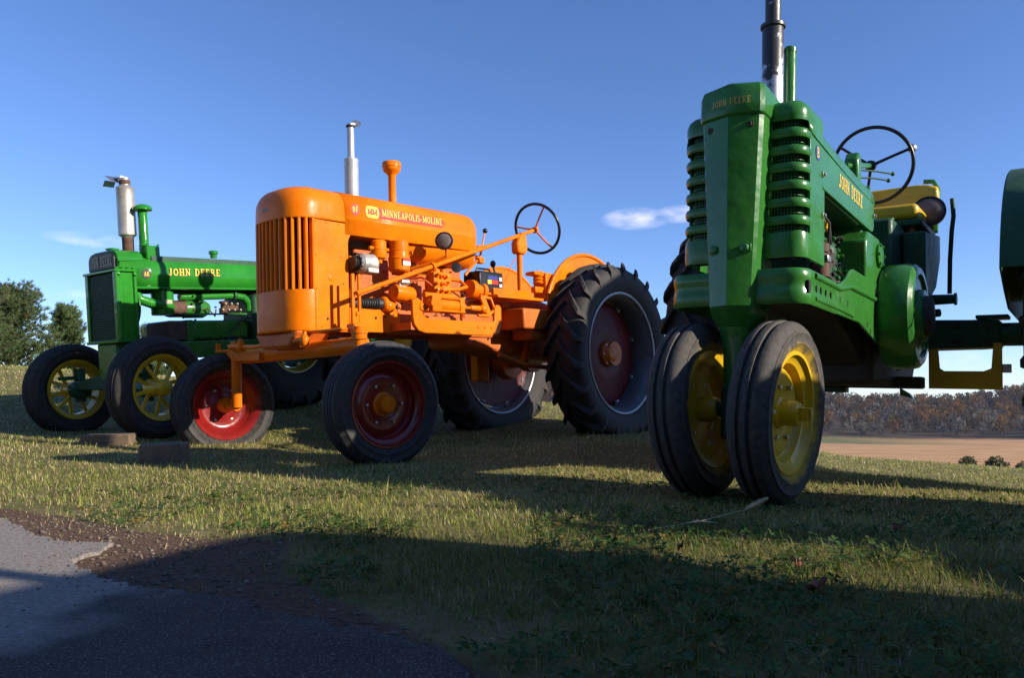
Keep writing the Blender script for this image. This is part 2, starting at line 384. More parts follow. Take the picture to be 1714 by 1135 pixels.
def land(x, y):
    x = np.asarray(x, float); y = np.asarray(y, float)
    s = np.where(y > .5, x / np.maximum(y, .5), np.sign(x) * 2)
    s = np.clip(s, -1.4, 1.4)
    zc = np.interp(s, [-1.4, -.65, -.35, .02, .06, .42, .65, 1.4], [1.6, .74, .42, .10, .07, -.56, -.66, -.8]) + CAM_H
    yc = np.interp(s, [-1.4, -.65, .02, .42, .65, 1.4], [10, 14, 11, 8, 7, 5])
    d = y
    near = zc * smooth(2.2, yc, d)
    yy = np.maximum(d - yc, 0)
    fall = np.minimum(.012 * yy ** 2, 400) ; fall = np.where(yy > 9, .972 + (yy - 9) * .216 * 1.0, fall)
    zb = near - fall
    zb = np.where(y < 2.2, 0.0, zb)
    num = zb * .02; den = np.full_like(zb, .02)
    for n, p, m, L in PLANES:
        zp = p.z - ((x - p.x) * n.x + (y - p.y) * n.y) / n.z
        dd = ((x - m.x) ** 2 + (y - m.y) ** 2) / (L * L)
        w = 1 / (1 + dd) ** 4
        num = num + zp * w; den = den + w
    z = num / den
    k = smooth(1.6, 3.0, y + .35 * np.maximum(x, 0)) * (1 - smooth(13, 22, np.hypot(x, y)))
    z = z * k + zb * (1 - k)
    z = z + (vnoise(x, y, .45, 3) - .5) * .018 * smooth(1.6, 3.2, y)
    # valley floor and the wooded hills across it
    r = np.hypot(x, y); a = np.degrees(np.arctan2(x, np.maximum(y, 1e-3)))
    floor = VALLEY + (vnoise(x, y, 160, 5) - .5) * 3.0
    hill = smooth(560, 1150, r + 26 * np.sin(np.radians(a) * 7)) * (39 + 10 * np.sin(np.radians(a) * 9 + 1.0) + 5 * np.sin(np.radians(a) * 23)) 
    far = floor + hill
    z = np.where(r > 40, np.maximum(z, far), z)
    return z
def px_ground(px, py, z=0.0):
    dx, dy = (px - 857) / FOCAL_PX, -(py - 567.5) / FOCAL_PX; c, sn = math.cos(CAM_PITCH), math.sin(CAM_PITCH)
    d = Vector((dx, c - dy * sn, sn + dy * c)); t = (z - CAM_H) / d.z
    return Vector((d.x * t, d.y * t, z))
EDGE = [(-260, 850), (-120, 862), (0, 873), (38, 890), (65, 905), (115, 913), (193, 915), (165, 930), (115, 946), (145, 966), (210, 988), (300, 998), (400, 1013), (450, 1033), (517, 1046), (592, 1061), (677, 1081), (752, 1109), (787, 1135), (850, 1190), (960, 1300)]
GEDGE = [(-260, 835), (-100, 845), (0, 856), (120, 872), (230, 890), (330, 902), (470, 905), (478, 965), (560, 1000), (640, 1035), (705, 1070), (790, 1115), (850, 1150), (980, 1260)]
edge_w = [px_ground(*p) for p in EDGE]; gedge_w = [px_ground(*p) for p in GEDGE]
def refine(pts, step, amp, seed):
    rr = random.Random(seed); out = []
    for a, b in zip(pts[:-1], pts[1:]):
        n = max(1, int((b - a).length / step))
        for i in range(n):
            p = a.lerp(b, i / n); out.append(Vector((p.x + rr.uniform(-amp, amp), p.y + rr.uniform(-amp, amp), 0)))
    return out + [pts[-1]]
edge_f = refine(edge_w, .022, .011, 1); gedge_f = refine(gedge_w, .05, .02, 2)
TAIL = [Vector((.9, .15, 0)), Vector((1.6, -1.5, 0)), Vector((2.5, -6, 0)), Vector((-14, -8, 0)), Vector((-14, 4.0, 0)), Vector((-5, 3.0, 0))]
PAVE = np.array([(p.x, p.y) for p in edge_f + TAIL]); BARE = np.array([(p.x, p.y) for p in gedge_f + TAIL])
def inside(poly, x, y):
    c = np.zeros(len(x), bool); j = len(poly) - 1
    for i in range(len(poly)):
        xi, yi = poly[i]; xj, yj = poly[j]
        if yi != yj:
            c ^= ((yi > y) != (yj > y)) & (x < (xj - xi) * (y - yi) / (yj - yi) + xi)
        j = i
    return c
def edge_dist(poly, x, y):
    d = np.full(len(x), 9e9)
    for (ax, ay), (bx, by) in zip(poly[:-1], poly[1:]):
        vx, vy = bx - ax, by - ay; L = vx * vx + vy * vy + 1e-12
        t = np.clip(((x - ax) * vx + (y - ay) * vy) / L, 0, 1)
        d = np.minimum(d, np.hypot(x - ax - t * vx, y - ay - t * vy))
    return d

def build_ground():
    rr = [0.0]; r = .25
    while r < 3200:
        rr.append(r); r *= 1.021 if r < 6 else (1.03 if r < 60 else 1.035)
    rr = np.array(rr); A = np.concatenate([np.linspace(-60, 60, 241), np.linspace(60, 300, 61)[1:-1]]); A = np.radians(A)
    R_, T_ = np.meshgrid(rr, A, indexing='ij'); X = R_ * np.sin(T_); Y = R_ * np.cos(T_)
    Z = land(X.ravel(), Y.ravel()).reshape(X.shape)
    V = np.stack([X.ravel(), Y.ravel(), Z.ravel()], 1)
    nr, na = X.shape; F = []
    for i in range(nr - 1):
        for k in range(na):
            k2 = (k + 1) % na; F.append((i * na + k, i * na + k2, (i + 1) * na + k2, (i + 1) * na + k))
    me = bpy.data.meshes.new('ground'); me.from_pydata(V.tolist(), [], F)
    me.polygons.foreach_set('use_smooth', [True] * len(me.polygons))
    x, y = V[:, 0], V[:, 1]; bare = np.zeros(len(x))
    nearm = np.hypot(x, y) < 16
    xs, ys = x[nearm], y[nearm]
    b_ = inside(BARE, xs, ys).astype(float); dd = edge_dist(np.array([(p.x, p.y) for p in gedge_f]), xs, ys)
    bare[nearm] = np.clip(.5 + np.where(b_ > 0, 1, -1) * dd / .10, 0, 1)
    at = me.attributes.new('bare', 'FLOAT', 'POINT'); at.data.foreach_set('value', bare.astype(np.float32))
    o = bpy.data.objects.new('ground', me); COL.objects.link(o); tag(o, kind='structure')
    m, nt, b = node_mat('ground')
    tc = nt.nodes.new('ShaderNodeTexCoord'); n1 = add_noise(nt, 3.0, 8, rough=.7); n2 = add_noise(nt, 55, 6, rough=.7); n3 = add_noise(nt, .02, 5)
    turf = mixc(nt, ramp(nt, n1.outputs['Fac'], .35, .66).outputs[0], (.11, .12, .030), (.27, .215, .10))
    soil = mixc(nt, ramp(nt, n2.outputs['Fac'], .35, .7).outputs[0], (.085, .048, .031), (.23, .145, .095))
    ab = nt.nodes.new('ShaderNodeAttribute'); ab.attribute_name = 'bare'
    mm = nt.nodes.new('ShaderNodeMath'); mm.operation = 'MULTIPLY_ADD'; mm.inputs[1].default_value = .7
    nt.links.new(n2.outputs['Fac'], mm.inputs[0]); nt.links.new(ab.outputs['Fac'], mm.inputs[2])
    near = mixc(nt, ramp(nt, mm.outputs[0], .65, .95).outputs[0], turf, soil)
    # far off: harvested crop fields in strips, a green strip, then leaf litter under the woods
    ge = nt.nodes.new('ShaderNodeNewGeometry'); sp = nt.nodes.new('ShaderNodeSeparateXYZ'); nt.links.new(ge.outputs['Position'], sp.inputs[0])
    mp = nt.nodes.new('ShaderNodeMapping'); mp.inputs['Scale'].default_value = (.012, .05, 0); mp.inputs['Rotation'].default_value = (0, 0, .5); nt.links.new(ge.outputs['Position'], mp.inputs[0])
    wv = nt.nodes.new('ShaderNodeTexNoise'); wv.inputs['Scale'].default_value = 3; wv.inputs['Detail'].default_value = 5; nt.links.new(mp.outputs[0], wv.inputs['Vector'])
    crop = mixc(nt, ramp(nt, wv.outputs['Fac'], .38, .62).outputs[0], (.42, .225, .095), (.56, .33, .155))
    ln = nt.nodes.new('ShaderNodeVectorMath'); ln.operation = 'LENGTH'; nt.links.new(ge.outputs['Position'], ln.inputs[0])
    ln2 = nt.nodes.new('ShaderNodeMath'); ln2.operation = 'MULTIPLY_ADD'; ln2.inputs[1].default_value = 60; nt.links.new(n3.outputs['Fac'], ln2.inputs[0]); nt.links.new(ln.outputs['Value'], ln2.inputs[2])
    rf = ramp(nt, ln2.outputs[0], 0, 1); cr = rf.color_ramp
    mrn = nt.nodes.new('ShaderNodeMapRange'); mrn.inputs['From Max'].default_value = 1000; nt.links.new(ln2.outputs[0], mrn.inputs['Value']); nt.links.new(mrn.outputs[0], rf.inputs[0])
    cr.elements[0].position = .10; cr.elements[0].color = (0, 0, 0, 1); cr.elements[1].position = .16; cr.elements[1].color = (1, 1, 1, 1)
    g2 = nt.nodes.new('ShaderNodeValToRGB'); nt.links.new(mrn.outputs[0], g2.inputs[0]); e = g2.color_ramp.elements
    e[0].position = .555; e[0].color = (0, 0, 0, 1); e[1].position = .575; e[1].color = (1, 1, 1, 1)
    g3 = nt.nodes.new('ShaderNodeValToRGB'); nt.links.new(mrn.outputs[0], g3.inputs[0]); e = g3.color_ramp.elements
    e[0].position = .645; e[0].color = (0, 0, 0, 1); e[1].position = .67; e[1].color = (1, 1, 1, 1)
    c1 = mixc(nt, rf.outputs[0], near, crop); sx_ = nt.nodes.new('ShaderNodeMapRange'); sx_.inputs['From Min'].default_value = 300; sx_.inputs['From Max'].default_value = 230; nt.links.new(sp.outputs[0], sx_.inputs['Value']); mg = nt.nodes.new('ShaderNodeMath'); mg.operation = 'MULTIPLY'; nt.links.new(sx_.outputs[0], mg.inputs[0]); nt.links.new(g2.outputs[0], mg.inputs[1])
    c2 = mixc(nt, mg.outputs[0], c1, (.15, .15, .058)); c3 = mixc(nt, g3.outputs[0], c2, (.07, .05, .036))
    nt.links.new(c3, b.inputs['Base Color']); b.inputs['Roughness'].default_value = .95; b.inputs['Specular IOR Level'].default_value = .15
    bump(nt, b, n2.outputs['Fac'], .02)
    me.materials.append(m)
    return o
build_ground()

def build_drive():
    bm = bmesh.new(); P = edge_f + TAIL
    top = [bm.verts.new((p.x, p.y, .010)) for p in P]; bot = [bm.verts.new((p.x * 1.004, p.y + .006, -.03)) for p in P]
    f = bm.faces.new(top); n = len(P)
    for i in range(n): bm.faces.new((top[i], bot[i], bot[(i + 1) % n], top[(i + 1) % n]))
    bmesh.ops.triangulate(bm, faces=[f]); bmesh.ops.recalc_face_normals(bm, faces=bm.faces)
    me = bpy.data.meshes.new('driveway'); bm.to_mesh(me); bm.free()
    m, nt, b = node_mat('asphalt')
    n1 = add_noise(nt, 220, 5, rough=.7); n2 = add_noise(nt, 4, 6); v = nt.nodes.new('ShaderNodeTexVoronoi'); v.inputs['Scale'].default_value = 190
    tc = nt.nodes.new('ShaderNodeTexCoord'); nt.links.new(tc.outputs['Object'], v.inputs['Vector'])
    base = mixc(nt, ramp(nt, n2.outputs['Fac'], .35, .7).outputs[0], (.022, .021, .021), (.060, .054, .050))
    stones = mixc(nt, ramp(nt, v.outputs['Distance'], .10, .40).outputs[0], (.34, .31, .28), base)
    surf = mixc(nt, ramp(nt, n1.outputs['Fac'], .38, .60).outputs[0], base, stones)
    # older, paler worn paving at the left end
    n5 = add_noise(nt, 6, 5); n6 = add_noise(nt, 90, 6, rough=.75); sp = nt.nodes.new('ShaderNodeSeparateXYZ'); nt.links.new(tc.outputs['Object'], sp.inputs[0])
    wf = nt.nodes.new('ShaderNodeMath'); wf.operation = 'MULTIPLY_ADD'; wf.inputs[1].default_value = .35; nt.links.new(n5.outputs['Fac'], wf.inputs[0]); nt.links.new(sp.outputs[0], wf.inputs[2])
    worn = mixc(nt, ramp(nt, n6.outputs['Fac'], .35, .68).outputs[0], (.15, .132, .116), (.40, .352, .308))
    mr_ = nt.nodes.new('ShaderNodeMapRange'); mr_.inputs['From Min'].default_value = -.60; mr_.inputs['From Max'].default_value = -.47; nt.links.new(wf.outputs[0], mr_.inputs['Value'])
    nt.links.new(mixc(nt, mr_.outputs[0], worn, surf), b.inputs['Base Color'])
    b.inputs['Roughness'].default_value = .92; bump(nt, b, n1.outputs['Fac'], .006)
    me.materials.append(m); o = bpy.data.objects.new('driveway', me); COL.objects.link(o); tag(o, kind='structure')
build_drive()

# ---------------------------------------------------------------- vegetation
def mesh_from_arrays(name, V, F, cols=None, mat=None, smoothf=False):
    me = bpy.data.meshes.new(name); nv, nf = len(V), len(F); k = F.shape[1]
    me.vertices.add(nv); me.vertices.foreach_set('co', V.astype(np.float32).ravel())
    me.loops.add(nf * k); me.loops.foreach_set('vertex_index', F.astype(np.int32).ravel())
    me.polygons.add(nf); me.polygons.foreach_set('loop_start', np.arange(0, nf * k, k, dtype=np.int32))
    try: me.polygons.foreach_set('loop_total', np.full(nf, k, dtype=np.int32))
    except Exception: pass
    if smoothf: me.polygons.foreach_set('use_smooth', np.ones(nf, bool))
    me.update(calc_edges=True)
    if cols is not None:
        ca = me.color_attributes.new('tint', 'FLOAT_COLOR', 'POINT'); ca.data.foreach_set('color', np.concatenate([cols, np.ones((nv, 1))], 1).astype(np.float32).ravel())
    if mat: me.materials.append(mat)
    o = bpy.data.objects.new(name, me); COL.objects.link(o); return o
def tint_mat(name, transl=.25, rough=.6):
    m, nt, b = node_mat(name)
    at = nt.nodes.new('ShaderNodeAttribute'); at.attribute_name = 'tint'
    nt.links.new(at.outputs['Color'], b.inputs['Base Color']); b.inputs['Roughness'].default_value = rough; b.inputs['Specular IOR Level'].default_value = .25
    if transl:
        tr = nt.nodes.new('ShaderNodeBsdfTranslucent'); nt.links.new(at.outputs['Color'], tr.inputs['Color'])
        mx = nt.nodes.new('ShaderNodeMixShader'); mx.inputs[0].default_value = transl
        nt.links.new(b.outputs[0], mx.inputs[1]); nt.links.new(tr.outputs[0], mx.inputs[2]); nt.links.new(mx.outputs[0], nt.nodes['Material Output'].inputs['Surface'])
    return m
GREENS = np.array([(.205, .285, .038), (.275, .335, .052), (.145, .22, .035), (.34, .355, .068), (.39, .37, .09)])
STRAWS = np.array([(.66, .53, .25), (.56, .45, .19), (.72, .60, .36), (.48, .40, .15), (.50, .33, .18)])
WHEELS = []        # contact patches where the grass is pressed flat
def grass():
    # polar sampling, denser towards the camera
    xs, ys = [], []
    for r0, r1, rho in ((.7, 1.3, 14000), (1.3, 2, 13500), (2, 3, 10000), (3, 4.5, 6200), (4.5, 6.5, 3300), (6.5, 9.5, 1600), (9.5, 16, 650)):
        n = int(rho * rad(104) * (r1 * r1 - r0 * r0) / 2)
        r = np.sqrt(RNG.uniform(r0 * r0, r1 * r1, n)); a = RNG.uniform(-rad(52), rad(52), n)
        xs.append(r * np.sin(a)); ys.append(r * np.cos(a))
    x, y = np.concatenate(xs), np.concatenate(ys)
    bare = inside(BARE, x, y); dg = edge_dist(np.array([(p.x, p.y) for p in gedge_f]), x, y)
    pv = inside(PAVE, x, y)
    keep = (~bare) | ((RNG.random(len(x)) < .24 * np.exp(-dg / .13)) & ~pv)
    keep &= ~((~bare) & (dg < .08) & (RNG.random(len(x)) < .5))
    patch = vnoise(x, y, .35, 2) * .6 + vnoise(x, y, .12, 4) * .4
    keep &= RNG.random(len(x)) < .55 + .6 * patch
    x, y = x[keep], y[keep]; dg = np.where(bare[keep], 0, dg[keep]); n = len(x); z = land(x, y)
    d = np.hypot(x, y)
    pt = vnoise(x, y, .5, 8) * .55 + vnoise(x, y, 1.3, 9) * .45
    tall = (vnoise(x, y, .28, 6) > .76) & (RNG.random(n) < .14)
    h = RNG.gamma(5, .0036, n) + .008; h = np.where(tall, h * 2.0, h); h *= .75 + .5 * pt; h *= np.where(dg < .12, .65, 1)
    h = h * .88; h = np.minimum(h, .13) * np.where(d > 5, 1.15, 1)
    for wx, wy, wr in WHEELS:
        dw = np.hypot(x - wx, y - wy); h = np.where(dw < wr, h * .5, h)
    w = np.maximum(RNG.uniform(.0015, .0030, n), d * RNG.uniform(.00045, .0009, n))
    th = RNG.uniform(0, 2 * np.pi, n); lean = RNG.uniform(.35, 1.5, n)
    lush_shade = smooth(2.6, 2.0, d) * (x > -.75)  # greener near grass, its colour also darkened to deepen the shade there
    dry = RNG.random(n) < (1 - .55 * lush_shade) * (.22 + .38 * (1 - pt) + .45 * (dg < .12) + np.clip((d - 2.2) * .05, 0, .15)); flat = dry & (RNG.random(n) < .5)
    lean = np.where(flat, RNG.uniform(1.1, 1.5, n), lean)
    lx, ly = np.cos(th), np.sin(th); sx, sy = -ly, lx
    b = np.stack([x, y, z - .004], 1); up = np.array([0, 0, 1.0])
    L = np.stack([lx, ly, np.zeros(n)], 1); S = np.stack([sx, sy, np.zeros(n)], 1)
    mid = b + up * (h * .6 * np.cos(lean * .5))[:, None] + L * (h * .6 * np.sin(lean * .5))[:, None]
    tip = mid + up * (h * .5 * np.cos(lean * 1.25))[:, None] + L * (h * .5 * np.sin(lean * 1.25))[:, None]
    tip[:, 2] = np.maximum(tip[:, 2], z + .004)
    hw = (S * (w / 2)[:, None])
    V = np.stack([b - hw, b + hw, mid - hw * .85, mid + hw * .85, tip], 1).reshape(-1, 3)
    i = np.arange(n) * 5
    F = np.concatenate([np.stack([i, i + 1, i + 3], 1), np.stack([i, i + 3, i + 2], 1), np.stack([i + 2, i + 3, i + 4], 1)])
    g = GREENS[RNG.integers(0, 5, n)] * RNG.uniform(.75, 1.25, (n, 1)); s = STRAWS[RNG.integers(0, 5, n)] * RNG.uniform(.7, 1.15, (n, 1))
    c = np.where(dry[:, None], s, g) * (1 - .45 * lush_shade)[:, None]; C = np.repeat(c, 5, axis=0); C[4::5] = C[4::5] * .7 + np.array([.3, .24, .10]) * .3
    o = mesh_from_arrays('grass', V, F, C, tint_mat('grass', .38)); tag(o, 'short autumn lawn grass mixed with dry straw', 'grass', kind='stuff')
def clover():
    n = 15000; r = np.sqrt(RNG.uniform(.7 ** 2, 3.6 ** 2, n)); a = RNG.uniform(-rad(30), rad(46), n); x, y = r * np.sin(a), r * np.cos(a)
    k = (~inside(BARE, x, y)) & (vnoise(x, y, .30, 21) > .42) & (RNG.random(n) < np.clip(1.25 - r / 3.6, .08, 1)); x, y = x[k], y[k]; n = len(x)
    dg = edge_dist(np.array([(p.x, p.y) for p in gedge_f]), x, y)
    z = land(x, y) + RNG.uniform(.006, .030, n); V = []; C = []
    sz = RNG.uniform(.006, .0115, n); th = RNG.uniform(0, 6.28, n); tl = RNG.normal(0, .35, (n, 2))
    for q in range(3):
        an = th + q * 2.094; L = np.stack([np.cos(an), np.sin(an), np.zeros(n)], 1); S = np.stack([-np.sin(an), np.cos(an), np.zeros(n)], 1)
        L[:, 2] = tl[:, 0] * np.cos(an) + tl[:, 1] * np.sin(an); S[:, 2] = -tl[:, 0] * np.sin(an) + tl[:, 1] * np.cos(an)
        c0 = np.stack([x, y, z], 1); s = sz[:, None]; up = np.array([0, 0, 1.0]) * s * .22
        V.append(np.stack([c0, c0 + L * s * .9 + S * s * .62 + up, c0 + L * s * 1.45, c0 + L * s * .9 - S * s * .62 + up], 1))
    V = np.stack(V, 1).reshape(-1, 3); i = np.arange(n * 3) * 4
    F = np.concatenate([np.stack([i, i + 1, i + 2], 1), np.stack([i, i + 2, i + 3], 1)])
    g = np.array([(.045, .10, .02), (.06, .12, .024), (.038, .085, .02), (.085, .13, .03)])[RNG.integers(0, 4, n)] * RNG.uniform(.8, 1.25, (n, 1))
    yel = RNG.random(n) < .05; g = np.where(yel[:, None], np.array([.25, .15, .03]), g)
    o = mesh_from_arrays('clover', V, F, np.repeat(g, 12, axis=0), tint_mat('clover', .35)); tag(o, 'dark green clover spreading through the shaded lawn in front', 'clover', kind='stuff')
def gravel():
    n = 9000; r = np.sqrt(RNG.uniform(.8 ** 2, 3.0 ** 2, n)); a = RNG.uniform(-rad(48), rad(8), n); x, y = r * np.sin(a), r * np.cos(a)
    b = inside(BARE, x, y); p = inside(PAVE, x, y); dp = edge_dist(np.array([(q.x, q.y) for q in edge_f]), x, y)
    k = b & (~p | (RNG.random(n) < .05 + .9 * np.exp(-dp / .05))); x, y, p = x[k], y[k], p[k]; n = len(x)
    z = np.where(p, .010, land(x, y)); s = np.minimum(RNG.gamma(1.6, .0014, n) + .0010, .011); big = RNG.random(n) < .012; s = np.where(big & ~p, s * 1.9, s); s = np.where(p, np.minimum(s, .0035), s)
    t = (1 + 5 ** .5) / 2; ico = np.array([(-1, t, 0), (1, t, 0), (-1, -t, 0), (1, -t, 0), (0, -1, t), (0, 1, t), (0, -1, -t), (0, 1, -t), (t, 0, -1), (t, 0, 1), (-t, 0, -1), (-t, 0, 1)]) / 1.9
    fc = np.array([(0, 11, 5), (0, 5, 1), (0, 1, 7), (0, 7, 10), (0, 10, 11), (1, 5, 9), (5, 11, 4), (11, 10, 2), (10, 7, 6), (7, 1, 8), (3, 9, 4), (3, 4, 2), (3, 2, 6), (3, 6, 8), (3, 8, 9), (4, 9, 5), (2, 4, 11), (6, 2, 10), (8, 6, 7), (9, 8, 1)])
    V = ico[None] * s[:, None, None] * RNG.uniform(.6, 1.25, (n, 12, 1)) * np.stack([RNG.uniform(.8, 1.3, n), RNG.uniform(.7, 1.1, n), RNG.uniform(.45, .75, n)], 1)[:, None, :]
    V = V + np.stack([x, y, z + s * .25], 1)[:, None, :]
    F = (fc[None] + (np.arange(n) * 12)[:, None, None]).reshape(-1, 3)
    g = np.array([(.16, .13, .11), (.15, .12, .095), (.10, .085, .075), (.20, .16, .12), (.12, .09, .07)])[RNG.integers(0, 5, n)] * RNG.uniform(.7, 1.2, (n, 1))
    o = mesh_from_arrays('gravel', V.reshape(-1, 3), F, np.repeat(g, 12, axis=0), tint_mat('gravel', 0, .9)); tag(o, 'loose gravel and dirt crumbs along the broken asphalt edge', 'gravel', kind='stuff')
def far_wood():
    n = 5200; a = RNG.uniform(-rad(52), rad(52), n); r = np.sqrt(RNG.uniform(655 ** 2, 1120 ** 2, n)); x, y = r * np.sin(a), r * np.cos(a); z = land(x, y)
    ht = RNG.uniform(7, 15, n) * (.75 + .6 * vnoise(x, y, 70, 35)); kind = RNG.random(n) + .35 * (vnoise(x, y, 90, 31) - .5)
    pal = np.array([(.095, .074, .056), (.058, .048, .040), (.15, .075, .030), (.10, .052, .028), (.24, .125, .030), (.15, .135, .112)])
    kind = np.clip(kind - .30 * (1 - smooth(660, 860, r)) * (vnoise(x, y, 60, 33) > .35), 0, 1); ci = np.where((r < 800) & (kind < .25) & (RNG.random(n) < .6), 5, np.digitize(kind, [.22, .48, .66, .82, .93])); col = pal[ci] * RNG.uniform(.6, 1.35, (n, 1))
    K = 80; u = RNG.normal(0, 1, (n, K, 3)); u /= np.linalg.norm(u, axis=2, keepdims=True); u *= RNG.uniform(.45, 1, (n, K, 1)) ** .5
    c = np.stack([x, y, z], 1)[:, None, :] + u * np.stack([ht * .36, ht * .36, ht * .42], 1)[:, None, :]; c[:, :, 2] += (ht * .56)[:, None]
    s = (ht * .055)[:, None, None] * RNG.uniform(.5, 1.3, (n, K, 1))
    e1 = RNG.normal(0, 1, (n, K, 3)); e2 = RNG.normal(0, 1, (n, K, 3)); e2[:, :, 2] *= 2.2
    V = np.stack([c + e1 * s, c - e1 * s * .6 + e2 * s * .7, c - e1 * s * .4 - e2 * s * .9], 2)
    tc = RNG.uniform(.85, 1.15, (n, K, 1)) * col[:, None, :]
    V1 = V.reshape(-1, 3); C1 = np.repeat(tc.reshape(-1, 3), 3, axis=0); F1 = np.arange(len(V1)).reshape(-1, 3)
    # trunks
    b = np.stack([x, y, z], 1); w = ht * .018; V2 = np.stack([b + np.stack([-w, 0 * w, 0 * w - 1], 1), b + np.stack([w, 0 * w, 0 * w - 1], 1), b + np.stack([0 * w, 0 * w, ht * .9], 1)], 1).reshape(-1, 3)
    F2 = np.arange(len(V2)).reshape(-1, 3) + len(V1); C2 = np.tile(np.array([[.13, .11, .10]]), (len(V2), 1))
    o = mesh_from_arrays('far_wood', np.concatenate([V1, V2]), np.concatenate([F1, F2]), np.concatenate([C1, C2]), tint_mat('far_wood', .45, .9))
    tag(o, 'distant leafless brown and rust coloured wood covering the hills', 'wood', kind='stuff')
def pine(name, px, dist, top_px, width, label, seed, group=None):
    """bushy pine: trunk, whorls of limbs, needle tufts along every limb"""
    rr = np.random.default_rng(seed); x = (px - 857) / FOCAL_PX * dist; y = dist; z = float(land(np.array([x]), np.array([y]))[0])
    ztop = CAM_H + (HORIZON - top_px) / FOCAL_PX * dist; H = ztop - z; root = empty(name, Matrix.Translation((x, y, z)))
    g = G(); g.tube([(0, 0, -.1), (.02, 0, H * .5), (0, .02, H * .96)], [.05 * H / 2.5, .035 * H / 2.5, .008], 8); limbs = []
    nl = 95
    for i in range(nl):
        t = (i + rr.random()) / nl; zz = H * (.06 + .90 * t); a = rr.uniform(0, 6.283); Lm = width * math.sqrt(max(.05, 1 - (t - .30) ** 2 / .62)) * rr.uniform(.72, 1.12) * (1 - .35 * t); rise = rr.uniform(.15, .5) + .5 * t
        p0 = np.array([0, 0, zz]); d = np.array([math.cos(a), math.sin(a), rise]); d /= np.linalg.norm(d); p1 = p0 + d * Lm * .6; p2 = p1 + (d + np.array([0, 0, .45])) * Lm * .40
        g.tube([tuple(p0), tuple(p1), tuple(p2)], [.014, .009, .004], 5); limbs.append((p0, p1, p2))
    g.obj('trunk', 'bark', root)
    P = []; D = []
    for p0, p1, p2 in limbs:
        m = int(42 * (np.linalg.norm(p2 - p0) / width + .3)); t = rr.uniform(.18, 1.0, m)[:, None]
        q = np.where(t < .6, p0 + (p1 - p0) * t / .6, p1 + (p2 - p1) * (t - .6) / .4) + rr.normal(0, .055 * width, (m, 3))
        P.append(q); D.append(np.tile((p2 - p0) / np.linalg.norm(p2 - p0), (m, 1)))
    P = np.concatenate(P); D = np.concatenate(D); m = len(P); K = 16; Ln = .11 * H / 2.5
    nd = rr.normal(0, .62, (m, K, 3)) + D[:, None, :] * .9 + np.array([0, 0, .35]); nd /= np.linalg.norm(nd, axis=2, keepdims=True)
    sd = np.cross(nd, rr.normal(0, 1, (m, K, 3))); sd /= np.linalg.norm(sd, axis=2, keepdims=True)
    c = P[:, None, :]; l = Ln * rr.uniform(.6, 1.3, (m, K, 1))
    V = np.stack([c - sd * .0085 * H / 2.5, c + sd * .0085 * H / 2.5, c + nd * l], 2).reshape(-1, 3); F = np.arange(len(V)).reshape(-1, 3)
    hue = rr.uniform(0, 1, (m, 1)); col = (np.array([.062, .108, .032]) * (1 - hue) + np.array([.135, .175, .065]) * hue) * rr.uniform(.7, 1.2, (m, 1))
    col = np.where(rr.random((m, 1)) < .02, np.array([.16, .10, .04]), col)
    o = mesh_from_arrays('crown', V, F, np.repeat(col, K * 3, axis=0), MAT['needles']); o.parent = root
    tag(root, label, 'pine tree', group)
def shrub(px, py, dist, size, seed, label):
    rr = np.random.default_rng(seed); p = px_ground(px, py); d = Vector((p.x, p.y - 0, 0)); x = (px - 857) / FOCAL_PX * dist; y = dist; z = CAM_H + (HORIZON - py) / FOCAL_PX * dist
    root = empty('shrub', Matrix.Translation((x, y, z - size * .75))); g = G()
    for i in range(9):
        a = rr.uniform(0, 6.28); g.tube([(0, 0, -1.5), (math.cos(a) * size * .2, math.sin(a) * size * .2, size * .4), (math.cos(a) * size * .4, math.sin(a) * size * .4, size * .8)], [.02, .015, .006], 5)
    g.obj('stem', 'bark', root)
    m = 900; u = rr.normal(0, 1, (m, 3)); u /= np.linalg.norm(u, axis=1, keepdims=True); c = u * rr.uniform(.4, 1, (m, 1)) ** .5 * np.array([size * .8, size * .8, size * .85]) + np.array([0, 0, size * .1])
    e1 = rr.normal(0, 1, (m, 3)) * size * .055; e2 = rr.normal(0, 1, (m, 3)) * size * .055
    V = np.stack([c + e1, c - e1 + e2, c - e2], 1).reshape(-1, 3); col = np.array([.05, .08, .028]) * rr.uniform(.6, 1.4, (m, 1))
    o = mesh_from_arrays('crown', V, np.arange(len(V)).reshape(-1, 3), np.repeat(col, 3, axis=0), MAT['needles']); o.parent = root
    tag(root, label, 'shrub', 'shrubs beyond the brow of the lawn')
